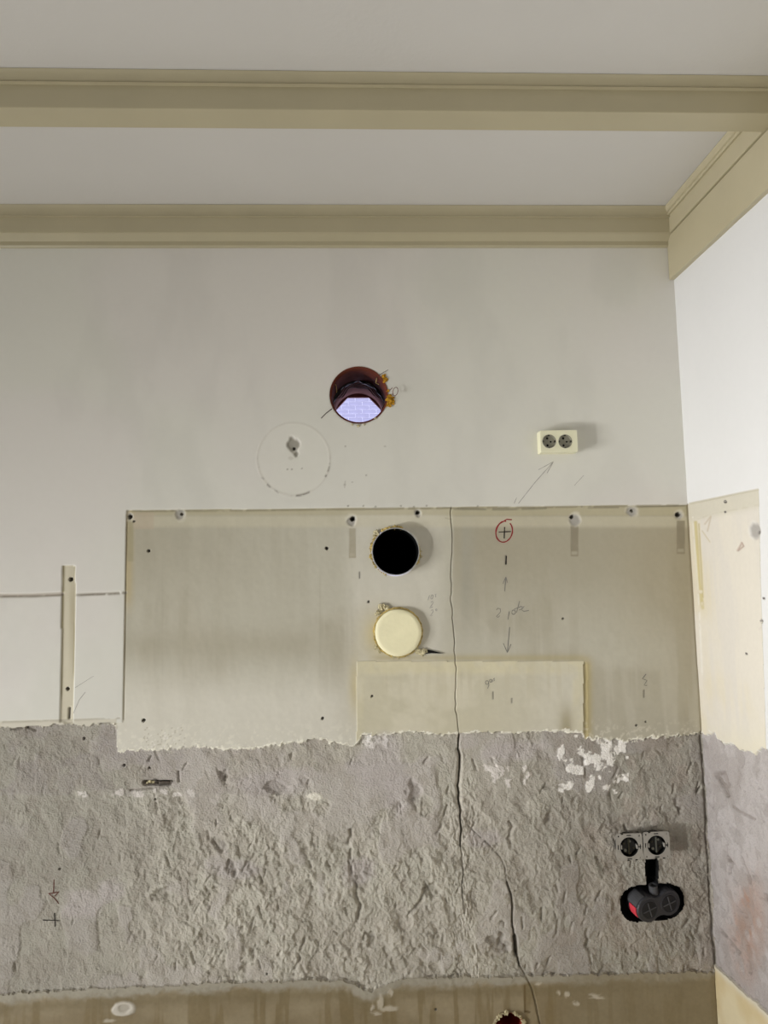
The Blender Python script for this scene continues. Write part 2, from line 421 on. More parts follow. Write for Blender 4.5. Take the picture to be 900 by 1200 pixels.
cc = cc*lightr[..., None]
S.c = np.where(is_plaster[..., None], cc, S.c); S.h = np.where(is_plaster, ph, S.h)
# pale broken lip of paint along the edge
lip = (V > vtop-2.2) & (V < vtop+.8) & (U > 130) & (fbm(a_/14, z_/14, 77, 2) > .42)
S.c[lip] = alb((214, 210, 196)); S.h[lip] += .0008
# --- brown band at the bottom ----------------------------------------------
bt = V-vlow
bc = np.broadcast_to(alb((126, 113, 88)), S.c.shape).copy()
w = np.clip(.8*sstep(.4, .65, fbm(a_/160, z_/120, 81, 4)), 0, 1)[..., None]; bc = bc*(1-w)+alb((142, 130, 106))*w
w = np.clip(.6*sstep(.5, .66, fbm(a_/18, z_/200, 83, 3)), 0, 1)[..., None]; bc = bc*(1-w)+alb((112, 97, 66))*w
w = sstep(15, 6, bt+(fbm(a_/60, z_/30, 84, 3)-.5)*14)[..., None]; bc = bc*(1-w)+alb((150, 144, 130))*w
w = (.6*np.exp(-((bt-18)/7)**2))[..., None]; bc = bc*(1-w)+alb((112, 100, 74))*w
w = (.6*sstep(640, 700, U))[..., None]; bc = bc*(1-w)+alb((122, 112, 90))*w
S.c = np.where(is_low[..., None], bc, S.c); S.h = np.where(is_low, -.006+.003*sstep(12, 0, bt)+(fbm(a_/60, z_/40, 85, 3)-.5)*.003, S.h)
del pc, qc, cc, bc

# --- details drawn into relief and colour -----------------------------------
WHITE, FILL, STAIN = alb((216, 212, 206)), alb((150, 146, 138)), alb((150, 142, 120))
def flakes(u0, u1, v0, v1, thr, seed, sc=10, col=WHITE, dh=.001):
    k = S.near(u0, u1, v0, v1)
    if not len(k[0]): return
    n = fbm(S.a[k]/sc/2, S.z[k]/sc/2, seed, 4)
    e = np.minimum(np.minimum(S.U[k]-u0, u1-S.U[k])/(.3*(u1-u0)), np.minimum(S.V[k]-v0, v1-S.V[k])/(.3*(v1-v0)))
    m = sstep(thr, thr+.03, n-.12*(1-np.clip(e, 0, 1)))*is_plaster[k]
    S.mix(k, m, col); S.h[k] += m*dh
flakes(654, 738, 862, 932, .50, 101, 12)
flakes(566, 625, 886, 924, .53, 103, 8, alb((200, 194, 188)))
flakes(418, 455, 858, 878, .47, 104, 9)
flakes(700, 722, 862, 905, .44, 105, 9)
S.blob(369, 934, 8, 4.5, alb((206, 201, 188)), dh=.002, seed=3)
flakes(90, 240, 925, 935, .5, 108, 9, alb((190, 184, 178)))
for i, (u, v, ru, rv) in enumerate(((95, 1060, 22, 14), (130, 1045, 16, 12), (330, 920, 45, 16), (445, 900, 32, 30), (470, 930, 20, 24), (420, 1025, 18, 14), (610, 880, 40, 14), (275, 1020, 25, 12), (565, 985, 20, 10))):
    S.blob(u, v, ru, rv, alb((170, 163, 160)), soft=.4, irr=.5, w=.7, seed=20+i)
for i, (u, v) in enumerate(((262, 912), (487, 928), (325, 925), (433, 1102), (505, 1045), (585, 1108), (645, 960), (255, 990), (190, 1052), (270, 1018))):
    S.blob(u, v, 5+3*(i % 3), 7+2*(i % 2), alb((112, 105, 96)), dh=-.007, irr=.9, w=.25, seed=40+i)
rr = random.Random(4)
# long torn grooves in the plaster
for pts, wd_, dp in ((((412, 975), (409, 1005), (415, 1040), (421, 1065), (418, 1090)), 2.0, .006), (((498, 1040), (492, 1060), (470, 1085)), 1.8, .006),
                     (((365, 1000), (361, 1030), (370, 1050)), 1.6, .005), (((588, 1085), (589, 1110), (596, 1118)), 3.2, .006), (((600, 965), (598, 985), (602, 1000)), 1.8, .005),
                     (((640, 925), (665, 922)), 1.6, .005), (((770, 950), (800, 948)), 1.3, .004), (((796, 938), (798, 958)), 3.0, .005),
                     (((345, 1145), (352, 1120), (360, 1098)), 1.4, .005), (((650, 1100), (656, 1070)), 1.6, .004), (((690, 1090), (688, 1118)), 1.8, .004)):
    jag = [(u+rr.uniform(-2.2, 2.2), v+rr.uniform(-1, 1)) for (u0, v0), (u1, v1) in zip(pts, pts[1:]) for u, v in [(u0+(u1-u0)*f, v0+(v1-v0)*f) for f in (0, .25, .5, .75)]]
    S.line(jag, wd_, alb((132, 126, 117)), .4, -dp, soft=1.4, brk=.36)
for i in range(150):        # short chisel nicks
    u, v = rr.uniform(0, 830), rr.uniform(880, 1140); L = rr.uniform(4, 13); an = rr.uniform(1.1, 2.3)
    S.line(((u, v), (u+L*math.cos(an), v+L*math.sin(an))), rr.uniform(.8, 1.5), None, 1, -rr.uniform(.002, .005)*(0.5 if u < 170 else 1))
# the crack, forked in the plaster
CR1 = [(528.5, 594), (529, 612), (530, 640), (528, 662), (529, 684), (528.5, 700), (531, 716), (530.5, 728), (533, 745), (533, 770), (535, 790), (533.5, 812), (534, 832), (537, 850), (538.5, 862)]
CR2 = [(538.5, 862), (537, 880), (540, 893), (537, 918), (538, 932), (540, 950), (540.5, 985), (542, 1010), (542, 1040), (543.5, 1066)]
CR3 = [(541, 962), (551, 970), (562, 982), (574, 992), (588, 1006), (593, 1018), (595, 1036), (600, 1052), (602, 1066), (601, 1082), (604, 1100), (606, 1122), (611, 1136), (619, 1150), (624, 1160), (628, 1176), (633, 1200), (636, 1230)]
CR1 = [(u+rr.uniform(-.9, .9), v) for (u0, v0), (u1, v1) in zip(CR1, CR1[1:]) for u, v in [(u0+(u1-u0)*f, v0+(v1-v0)*f) for f in (0, .33, .67)]]+CR1[-1:]
S.line(CR1, .38, alb((124, 118, 106)), .5, -.005, soft=.3)
CR2 = [(u+rr.uniform(-1.6, 1.6), v) for (u0, v0), (u1, v1) in zip(CR2, CR2[1:]) for u, v in [(u0+(u1-u0)*f, v0+(v1-v0)*f) for f in (0, .33, .67)]]+CR2[-1:]
S.line(CR2[:20], .8, alb((104, 98, 90)), .6, -.014, soft=.5)
S.line(CR2[19:], .45, alb((120, 114, 104)), .4, -.006, soft=.5)
S.line(CR2[3:16], 2.4, None, 1, -.006, soft=1.8)
S.line([(u+rr.uniform(-1, 1), v+rr.uniform(-1, 1)) for u, v in CR3[:7]], .5, alb((126, 120, 110)), .4, -.004, soft=.5, brk=.3)
S.line([(u+rr.uniform(-1, 1), v) for u, v in CR3[6:13]], .8, alb((100, 94, 86)), .6, -.012, soft=.6)
S.line(CR3[10:12], 2.6, alb((95, 88, 80)), .6, -.012, soft=1.0)
S.line(CR3[12:], .6, alb((96, 84, 62)), .6, -.004, soft=.5)
S.line([(522, 607), (529, 608.5)], .5, STAIN, .7)
# top rim line of the panel
S.line([(149, 598.6), (300, 597.6), (480, 595.5), (640, 594), (806, 592)], 1.0, alb((138, 131, 110)), .85, -.0015, soft=.8, brk=.34)
S.line([(533, 596.3), (590, 597), (640, 595.5)], 1.2, alb((120, 116, 98)), .7, brk=.3, seed=9)
S.line([(690, 595), (725, 594.5)], 1.0, alb((124, 118, 100)), .7); S.line([(745, 594), (803, 592.6)], 1.0, alb((120, 114, 96)), .7)
S.line([(148.6, 600), (146.5, 720), (144.2, 843)], .8, alb((140, 128, 98)), .7, -.001)
S.rect(149, 156, 610, 658, alb((146, 138, 112)), .7); S.rect(156, 180, 600, 620, alb((170, 156, 136)), .6, tex=.4)
# rectangular bare spots below the hanger holes
for u0, u1, v0, v1 in ((409, 417, 619, 654), (669, 678, 615, 652), (793.5, 803, 610, 649)):
    S.rect(u0, u1, v0, v1, alb((148, 140, 120) if u0 < 500 else (122, 114, 96)), .8, soft=.6, tex=.3); S.rect(u0+1, u1-1, v1-6, v1-2, alb((170, 163, 144)), .5)
# screw holes with broken filler around
for i, (u, v, ru, rv, ud, vd, rd) in enumerate(((152, 605, 3.5, 3.5, 152, 605.5, 2), (210.5, 603, 5.5, 5.5, 212.5, 602.5, 1.1), (412.5, 610, 5, 6, 413, 608, 2.3),
        (490, 601, 3.5, 4.5, 489.5, 600.5, 1.8), (674, 608.5, 6.5, 6, 670.5, 605.5, 1.8), (741, 599, 6, 5, 741, 598.5, 1.3), (795.5, 603.5, 4.5, 4.5, 795, 603, 2.5))):
    S.blob(u, v, ru+1.3, rv+1.3, alb((200, 196, 184)), irr=.5, w=.45, seed=60+i)
    S.blob(u, v, ru, rv, FILL, dh=-.003, irr=.3, seed=60+i); S.drill(ud, vd, rd)
for u, v, r in ((174, 645.5, 1.3), (383, 642.5, 1.4), (168, 844.5, 1.5), (378, 842, 1.2), (436, 816, .9), (660, 725, .7), (432, 705, .8), (157, 611, .7), (82.5, 679, 1.9), (78.7, 807.5, 1.5), (174, 901, 1), (145, 897, 1.4), (97.5, 866, 1.3), (181, 938, .9), (68, 1020, 1), (312, 1143, .8), (757, 846, .7), (746, 850, .7)):
    S.drill(u, v, r, .02)
for u, v, L in ((421.5, 674, 3.5), (593, 656, 5), (578, 815, 4), (600, 821, 2.5), (755, 813, 4)):
    S.line(((u, v-L), (u, v+L)), .6, alb((60, 55, 50)), .9, -.001)
# plaster crumbs near the left bottom edge of the panel
for i in range(60):
    u, v = rr.uniform(165, 220), rr.uniform(852, 876); S.blob(u, v, .8, .8, STAIN if i % 3 else WHITE, w=.7, seed=i)
# --- painted wall: strip channel, groove, drawn circle ---------------------------
k = S.near(64, 96, 655, 852); uu, vv = S.U[k], S.V[k]
e0 = np.interp(vv, [660, 845], [73.3, 69.5]); e1 = np.interp(vv, [660, 845], [88.6, 86.0])
m = ((uu > e0) & (uu < e1) & (vv > 663) & (vv < 847))*1.0
S.mix(k, m*.95, alb((186, 179, 158))); S.h[k] -= m*.0035
m2 = m*sstep(3.2, 1.0, np.minimum(np.abs(uu-e1), np.abs(uu-e0)))*sstep(.3, .6, fbm(uu/4, vv/40, 90, 2)); S.mix(k, m2*.75, alb((140, 130, 98)))
m3 = m*sstep(640, 720, vv)*sstep(836, 700, vv)*np.exp(-((uu-84)/3.5)**2); S.mix(k, m3*.6, alb((150, 140, 112)))
S.drill(82.5, 679, 2.0, .02); S.drill(78.7, 807.5, 1.6, .02)
S.line([(81, 830), (80.5, 842)], 1.2, alb((60, 55, 48)), .9, -.004)
S.line([(-900, 706), (0, 698), (40, 697.6), (72, 696)], 2.0, alb((160, 152, 140)), .9, -.003, soft=.8)
S.line([(-900, 706.5), (0, 698.5), (40, 698.3), (72, 697)], 1.0, alb((128, 118, 106)), .75, -.001, brk=.3)
S.line([(90, 697), (110, 696), (130, 695.5), (147, 694.5)], 1.5, alb((150, 144, 132)), .9, -.0025, soft=.8, brk=.25)
S.line([(90, 697.5), (147, 695)], .8, alb((116, 108, 98)), .8, brk=.42)
S.rect(-300, 134.5, 845, 870, alb((188, 182, 166)), .8, soft=1.0) if False else None
k = S.near(-950, 137, 842.5, 860); w_ = (~is_plaster[k])*sstep(842, 845, S.V[k]+(S.U[k]-70)*.02); S.mix(k, w_*.85, alb((186, 180, 164)))
S.line([(-300, 851), (0, 846), (70, 844), (140, 841.5)], .9, alb((150, 143, 126)), .6, -.001, brk=.3)
S.line([(12, 855), (30, 853), (40, 857)], 1.1, alb((90, 84, 74)), .7, -.003, brk=.3); S.line([(112, 848), (134, 847)], .8, alb((90, 84, 74)), .7, brk=.35)
cu, cv, cr_ = 344.0, 538.3, 42.5
k = S.near(cu-52, cu+52, cv-52, cv+52); uu, vv = S.U[k], S.V[k]; rad = np.hypot(uu-cu, vv-cv)-cr_
ang = np.arctan2(vv-cv, uu-cu)
ringw = np.exp(-(rad/1.1)**2); S.h[k] += ringw*.0006; S.mix(k, ringw*.35, alb((176, 170, 158)))
dirt = ringw*sstep(.45, .62, fbm(uu/5, vv/5, 93, 2))*sstep(-.2, .5, np.sin(ang)); S.mix(k, dirt*.9, alb((104, 98, 88)))
S.mix(k, .25*(rad < 0), alb((202, 199, 188)))
S.blob(344.5, 522, 7.5, 9, alb((206, 203, 194)), irr=.4, seed=5)
S.blob(344.5, 521.5, 6.5, 8.5, alb((140, 136, 126)), dh=-.004, irr=.45, seed=5); S.blob(347, 532, 3, 3, alb((140, 136, 126)), dh=-.003, seed=6)
S.drill(344.5, 525.5, 1.4, .02); S.blob(341, 537, 3, 2, alb((184, 180, 170)), seed=8)
for u, v in ((337, 550), (342, 550), (354, 549), (405, 523), (404, 568), (429, 557), (413, 565), (451, 523)): S.blob(u, v, 1.1, .9, alb((150, 145, 134)), w=.8, seed=int(u))
S.line([(404.5, 564), (404, 571)], .5, alb((150, 145, 134)), .7)
for u in (408, 426, 440, 470, 485, 500, 560, 682): S.blob(u, 593.5+rr.uniform(-1, 1), 1.2, 1.0, alb((130, 126, 110)), w=.8, seed=u)
# bracket slot and marks low on the plaster
S.line([(169, 918), (198, 918.5)], 2.6, alb((105, 98, 88)), .8, -.01, soft=1.0)
S.line([(152, 927), (178, 924)], .9, alb((110, 104, 96)), .6, -.004)
S.blob(145, 1184, 13, 9, alb((184, 178, 166)), soft=.15, irr=.3, dh=.0025, seed=12); S.blob(145, 1183, 6, 4, alb((150, 143, 130)), irr=.5, w=.6, dh=-.002, seed=14)
for u, v, a2, b2 in ((447, 1176, 4, 9), (456, 1184, 8, 3.5), (437, 1183, 2, 4), (458, 1165, 2.5, 5), (441, 1190, 5, 2), (128, 1198, 6, 2), (665, 1166, 3, 4), (656, 1165, 2, 3), (697, 1168, 6, 2), (705, 1171, 7, 1.2), (676, 1178, 3, 3), (632, 1154, 3, 2)):
    S.blob(u, v, a2, b2, alb((182, 174, 158)), irr=1.1, soft=.5, w=.7, dh=.0012, seed=int(u))
S.line([(615.5, 1157), (616, 1188)], 1.0, alb((84, 66, 34)), .8); S.line([(616, 1187), (621, 1188)], 1.2, alb((70, 52, 26)), .8)
S.drill(511, 1185, .9, .01)
# corner joint, open below
S.line([(806, 591), (823, 860)], 1.2, alb((128, 118, 98)), .7, -.001); S.line([(822, 858), (826, 905), (830, 985), (835, 1060), (840, 1135), (845, 1215)], 1.3, alb((110, 104, 96)), .7, -.004, brk=.25)

# --- openings --------------------------------------------------------------------
def cpos(u, v): p = on_y(u, v); return p[0], p[2]
def pxlen(u, v): return abs(on_y(u+.5, v)[0]-on_y(u-.5, v)[0])
C_UP, R_UP = cpos(420.5, 463), 33.6*pxlen(420, 463)
C_BL, R_BL = cpos(463.2, 646.6), 28.2*pxlen(463, 646)
C_CAP, R_CAP = cpos(466.5, 741), 28.0*pxlen(466, 741)
C_RED, R_RED = cpos(597, 1206.0), 17.5*pxlen(597, 1200)
holes = np.zeros(U.shape, bool)
for (cx, cz), R0 in ((C_UP, R_UP), (C_BL, R_BL), (C_RED, R_RED)):
    d = np.hypot(X-cx, Z-cz); sn = np.abs(d-R0) < H*.75
    sc = np.where(sn, R0/np.maximum(d, 1e-6), 1.0)
    X = np.where(sn, cx+(X-cx)*sc, X); Z = np.where(sn, cz+(Z-cz)*sc, Z); S.h = np.where(sn, -.001, S.h)
    holes |= np.hypot(X-cx, Z-cz) < R0-1e-5
# cavity of the black double box, with its neck
cap_d = seg_dist(U, V, [(748.5, 1061.5), (783.5, 1058)])+(fbm(a_/18, z_/18, 95, 2)-.5)*2.2
nu0 = np.interp(V, [1006, 1018, 1030, 1042], [758.5, 757.3, 759, 760]); nu1 = np.interp(V, [1006, 1016, 1024, 1040], [771.5, 774, 772.5, 773])
cav = (cap_d < 20.5) & (V > 1036.5) | ((U > nu0) & (U < nu1) & (V > 1006) & (V < 1045))
kk = (cap_d < 25.5)
S.h = np.where(cav, -.058, S.h); S.c[cav] = (.008, .008, .008)
# box hole behind the two grey inserts
insb = ((np.hypot(U-738, V-992.5) < 12.5) | (np.hypot(U-770, V-991) < 12.5))
S.h = np.where(insb, -.05, S.h); S.c[insb] = (.02, .02, .02)

cell = lambda A: A[:-1, :-1] & A[1:, :-1] & A[:-1, 1:] & A[1:, 1:]
anyc = lambda A: A[:-1, :-1] | A[1:, :-1] | A[:-1, 1:] | A[1:, 1:]
P = np.stack([X, -S.h, Z], 2)
open_ = anyc(holes)
low, plas, patch, pan = cell(is_low), anyc(is_plaster), cell(is_patch), cell(is_panel)
cavc = anyc(cav)
low &= ~plas; rest = ~open_
mk = {}
mk['cav'] = cavc & rest; rest &= ~cavc
mk['plas'] = plas & rest; rest &= ~plas
mk['low'] = low & rest; rest &= ~low
mk['patch'] = patch & rest; rest &= ~patch
mk['pan'] = pan & rest; rest &= ~pan
wall_back = tag(grid_mesh('wall_back', P, S.c, rest, M['paint']), 'white painted back wall with bare stained panel, stripped plaster and duct holes', 'wall', kind='structure')
tag(grid_mesh('bare_panel', P, S.c, mk['pan'], M['panel'], wall_back), 'grey-beige stained bare strip left behind removed wall cabinets')
tag(grid_mesh('hood_outline_patch', P, S.c, mk['patch'], M['patch'], wall_back), 'paler rectangle framed by yellowed sealant')
tag(grid_mesh('rough_plaster', P, S.c, mk['plas'], M['plaster'], wall_back), 'rough chiselled grey plaster where tiles were removed')
tag(grid_mesh('brown_band', P, S.c, mk['low'], M['band'], wall_back), 'brown smeared band below the plaster')
tag(grid_mesh('box_cavity', P, S.c, mk['cav'], M['cavity'], wall_back), 'black lined cavity for a double box')
HB, UB, VB = S.h, U, V

# ======================================================================= RIGHT WALL
ys = np.array(add_lines(-3.4, -.75, .06)+add_lines(-.75, .012, .0032)); ys = np.unique(np.round(ys, 5))
Y, Z = np.meshgrid(ys, zs)
U, V = project(XR+0*Y, Y, Z); far = Y < -1.2
U = np.where(far, 5000.0, U); V = np.where(far, 600.0, V)
R = Surf(U, V, -Y, Z); a_, z_ = R.a, R.z
rag = (fbm(a_/16, z_/13, 171, 4)-.5)*12
vtop = np.interp(U, [800, 823, 836, 840, 846, 855, 862, 872, 884, 892, 900, 1000, 1300], [862, 861, 858, 866, 871, 872, 876, 881, 884, 877, 880, 900, 980])+rag*.6
yl = [0, -.05, -.2, -.35, -.6]
zlow = np.interp(-Y, [0, .08, .2, .4, .8], [on_x(843, 1137)[2]]+[on_x(u, v)[2] for u, v in ((858, 1150), (880, 1168), (905, 1186), (960, 1230))])+rag*.0006
is_low = Z < zlow
is_pl = (V > vtop) & ~is_low & (Y > -1.0)
ypr = np.interp(Z, [on_x(897, 880)[2], on_x(891, 700)[2], on_x(888, 573)[2]], [on_x(897, 880)[1], on_x(891, 700)[1], on_x(888, 573)[1]])
ztp = on_x(888, 573)[2]
is_pan = (Z < ztp) & (Y > ypr) & ~is_low & ~is_pl
A = lambda c: alb(c, KR)
R.c[:] = (.73, .725, .715); w = (.5*sstep(.45, .6, fbm(a_/300, z_/300, 105, 3)))[..., None]; R.c = R.c*(1-w)+np.array((.71, .705, .695))*w
R.h += (fbm(a_/80, z_/80, 115, 3)-.5)*.0012
pc = np.broadcast_to(A((228, 221, 207)), R.c.shape).copy()
def rmix(w, col):
    global pc
    w = np.clip(w, 0, 1)[..., None]; pc = pc*(1-w)+np.asarray(col)*w
rmix(.7*sstep(.45, .62, fbm(a_/200, z_/260, 121, 4)), A((226, 216, 190)))
rmix(.6*sstep(.5, .65, fbm(a_/40, z_/400, 123, 3)), A((222, 216, 206)))
rmix(.8*sstep(613, 603, V+(U-820)*.2), A((212, 206, 188)))
rmix(.6*sstep(830, 900, V), A((230, 222, 192)))
R.c = np.where(is_pan[..., None], pc, R.c); R.h = np.where(is_pan, -.002+(fbm(a_/50, z_/50, 116, 3)-.5)*.0014, R.h)
rough = .45*np.ones(U.shape)+.35*sstep(.5, .62, fbm(a_/120, z_/120, 130, 3))
ph, r1, r2, tear = plaster_relief(a_*1.0, z_, rough*.8, 133)
cc = np.broadcast_to(A((190, 183, 180)), R.c.shape).copy()
w = (.7*sstep(.4, .6, fbm(a_/110, z_/110, 136, 4)))[..., None]; cc = cc*(1-w)+A((176, 168, 164))*w
w = np.clip(.9*np.exp(-((U-872)/18)**2-((V-1085)/55)**2)*(.4+1.2*fbm(a_/30, z_/40, 137, 3)), 0, 1)[..., None]; cc = cc*(1-w)+A((176, 140, 120))*w
w = np.clip(.5*sstep(.55, .68, fbm(a_/60, z_/60, 138, 3)), 0, 1)[..., None]; cc = cc*(1-w)+A((198, 192, 190))*w
w = (.45*tear)[..., None]; cc = cc*(1-w)+A((160, 152, 146))*w
R.c = np.where(is_pl[..., None], cc, R.c); R.h = np.where(is_pl, ph-.006, R.h)
lc = np.broadcast_to(A((226, 212, 176)), R.c.shape).copy()
w = (.7*sstep(.3, .75, fbm(a_/90, z_/90, 141, 3)))[..., None]; lc = lc*(1-w)+A((212, 190, 142))*w
w = (.8*np.exp(-((zlow-Z)/.012)**2))[..., None]; lc = lc*(1-w)+A((228, 222, 206))*w
R.c = np.where(is_low[..., None], lc, R.c); R.h = np.where(is_low, .001+(fbm(a_/60, z_/60, 142, 2)-.5)*.001, R.h)
lip = (V > vtop-2.0) & (V < vtop+.8) & (fbm(a_/14, z_/14, 177, 2) > .45) & (Y > -.7); R.c[lip] = A((232, 228, 218)); R.h[lip] += .0008
# yellowed torn strip, filler and holes
R.line([(814, 612), (816, 640), (818, 680), (822, 712)], 2.4, A((206, 192, 138)), .85, soft=1.2, brk=.25)
R.line([(818.5, 614), (820.5, 650), (823, 700)], .9, A((190, 174, 116)), .7, .0008, brk=.25)
R.line([(811, 606), (818, 700), (822, 790)], 1.0, A((240, 236, 226)), .6, .0006, brk=.3)
R.line([(812, 610), (835, 602), (862, 597), (887, 592)], .8, A((202, 194, 172)), .6, brk=.35)
R.line([(808, 590), (888, 573.5)], .9, A((196, 188, 166)), .8, -.001); R.line([(888, 574), (891, 700), (897, 880)], .8, A((202, 194, 172)), .6, -.001)
R.line([(825, 614), (832, 605), (828, 622)], .8, A((196, 180, 156)), .7, -.001); R.line([(822, 622), (831, 635)], .6, A((200, 186, 150)), .7)
R.blob(884, 622, 7, 10, A((236, 232, 224)), irr=.3, seed=3); R.blob(884, 622, 6, 9, A((178, 173, 166)), dh=-.003, irr=.3, seed=3); R.blob(887, 624, 1.2, 2.0, A((110, 105, 100)), dh=-.004, seed=4)
R.line([(863, 645), (868, 636), (870, 640), (864, 645)], 1.0, A((176, 150, 136)), .8, -.0015)
for u, v, r in ((849, 588, 1.3), (892.3, 728, 1.7), (895, 701, 1.0), (874, 766, .8), (849, 600, .6)): R.drill(u, v, r, .02, A((110, 104, 98)))
R.line([(889, 738), (893, 732)], .5, A((210, 200, 190)), .6)
for pts, wd_, dp in ((((836, 908), (843, 918), (850, 932)), 2.2, .009), (((840, 906), (846, 906), (850, 922)), 1.8, .006), (((850, 1005), (855, 1012), (852, 1022)), 1.8, .010), (((866, 1005), (872, 1022), (876, 1034)), 1.3, .006),
                     (((893, 1050), (900, 1062), (898, 1085), (906, 1100)), 2.4, .010), (((852, 1103), (862, 1116)), 1.8, .006), (((873, 1127), (876, 1140)), 1.6, .006), (((842, 1090), (848, 1097)), 1.6, .006), (((855, 945), (880, 960)), 1.2, .004)):
    R.line(pts, wd_, A((140, 130, 122)), .5, -dp, soft=1.2)
for i in range(46):
    u, v = rr.uniform(826, 900), rr.uniform(885, 1130); L = rr.uniform(3, 9); an = rr.uniform(.6, 1.4)
    R.line(((u, v), (u+L*math.cos(an), v+L*math.sin(an))), rr.uniform(.7, 1.3), None, 1, -rr.uniform(.002, .005))
P = np.stack([XR-R.h, Y, Z], 2)
pl, lo, pa = anyc(is_pl), cell(is_low), cell(is_pan)
rest = np.ones(pl.shape, bool)
wall_right = tag(grid_mesh('wall_right', P, R.c, rest & ~pl & ~lo & ~pa, M['paint']), 'bright white right wall with bare strip, broken plaster and cream lower part', 'wall', kind='structure')
tag(grid_mesh('bare_panel', P, R.c, pa & ~pl & ~lo, M['panel'], wall_right), 'cream bare strip with yellowed torn edge')
tag(grid_mesh('rough_plaster', P, R.c, pl, M['plaster'], wall_right), 'pinkish grey broken plaster with brick-red stain')
tag(grid_mesh('lower_panel', P, R.c, lo & ~pl, M['panel'], wall_right), 'cream glossy wall finish below the broken plaster')

# ======================================================================= ROOM SHELL
def struct(name, bm, m, label, cat='wall', parent=None):
    o = build(name, bm, m, parent); return tag(o, label, cat, kind='structure')
bm = bmesh.new(); box(bm, -3.6, XR, -3.4, 0, -.1, 0); struct('floor', bm, M['floor'], 'pale dusty bare floor of the room', 'floor')
bm = bmesh.new(); box(bm, -3.6, XR, -3.4, 0, ZCEIL, ZCEIL+.1); ceiling = struct('ceiling', bm, M['ceil'], 'flat white painted ceiling', 'ceiling')
bm = bmesh.new(); box(bm, -3.7, -3.6, -3.4, 0, 0, ZCEIL); struct('wall_left', bm, M['white'], 'plain white left wall')
bm = bmesh.new(); box(bm, -3.7, XR+.1, -3.5, -3.4, 0, ZCEIL); struct('wall_front', bm, M['white'], 'plain white wall opposite the stripped wall')

# cornice on the back wall ------------------------------------------------
def zline(u, v, y): return on_y(u, v, y)[2]
TH = .014                                        # thickness of the boards on the right wall
XB = XR-TH
ZC = on_x(784, 274, XB)[2]; ZBOT = on_x(784.5, 328, XB)[2]
ZC = .5*(ZC+on_x(896, 156, XB)[2])
# front plane of the back cornice from its lower front edge
yf = on_z(500, 272.5, ZC)[1]
print('ZC', ZC, 'ZBOT', ZBOT, 'yf', yf, 'A', on_x(778.7, 242, XR-.025), on_y(400, 242, yf-.01))
def arc(p0, p1, bulge, n=6):       # quadratic curve between two (a,b) points
    mx, my = (p0[0]+p1[0])/2, (p0[1]+p1[1])/2; dx, dy = p1[0]-p0[0], p1[1]-p0[1]
    c = (mx-dy*bulge, my+dx*bulge); out = []
    for i in range(n+1):
        t = i/n; out.append(((1-t)**2*p0[0]+2*t*(1-t)*c[0]+t*t*p1[0], (1-t)**2*p0[1]+2*t*(1-t)*c[1]+t*t*p1[1]))
    return out
zf = zline(500, 255.0, yf)                        # lower edge of the top moulding
trim1 = empty('trim_1', (-1.3, yf, ZC)); tag(trim1, 'cream painted cornice along the top of the back wall', 'cornice', kind='structure')
def part(name, bm, m, parent, bevel=0, smooth=False):
    o = build(name, bm, m, None, bevel=bevel, smooth=smooth); o.parent = parent; o.matrix_parent_inverse = Matrix.Translation(-Vector(parent.location)); return o
bm = bmesh.new(); prism_x(bm, [(.004, ZC), (yf, ZC), (yf, ZCEIL), (.004, ZCEIL)], -3.59, XR+.002); part('fascia', bm, M['cream'], trim1, bevel=.002)
bm = bmesh.new(); prism_x(bm, [(yf+.001, ZCEIL-.001)]+arc((yf-.012, ZCEIL-.001), (yf-.006, zf+.004), .18)+[(yf-.007, zf), (yf+.001, zf)], -3.59, XB+.002); part('top_moulding', bm, M['cream'], trim1)
zu = on_y(500, 289.5, -.006)[2]
bm = bmesh.new(); prism_x(bm, [(.004, ZC+.002), (yf+.004, ZC+.002), (yf+.004, ZC-.0005), (-.011, on_y(500, 281.3, -.011)[2]), (-.0085, on_y(500, 282.8, -.0085)[2]), (-.0085, zu+.004), (-.005, zu), (.004, zu)], -3.59, XB+.004); part('lower_bead', bm, M['cream'], trim1)
# ceiling beam in front --------------------------------------------------------
yb1 = on_z(450, 152, ZC)[1]; yb2 = on_z(450, 129.5, ZC)[1]; zf2 = on_y(450, 103.0, yb2)[2]
print('beam', yb1, yb2, zf2)
beam = empty('trim_3', (-1.3, yb2, ZC)); tag(beam, 'cream painted beam under the ceiling, parallel to the back wall cornice', 'beam', kind='structure')
bm = bmesh.new(); prism_x(bm, [(yb1, ZC), (yb2, ZC), (yb2, ZCEIL), (yb1, ZCEIL)], -3.59, XR+.002); part('beam_core', bm, M['cream'], beam, bevel=.002)
for sgn, yy in ((-1, yb2), (1, yb1)):
    bm = bmesh.new(); prism_x(bm, [(yy-sgn*.001, ZCEIL-.001)]+arc((yy+sgn*.014, ZCEIL-.001), (yy+sgn*.007, zf2+.005), -.18*sgn)+[(yy+sgn*.009, zf2), (yy-sgn*.001, zf2)], -3.59, XB+.002)
    part('top_moulding', bm, M['cream'], beam)
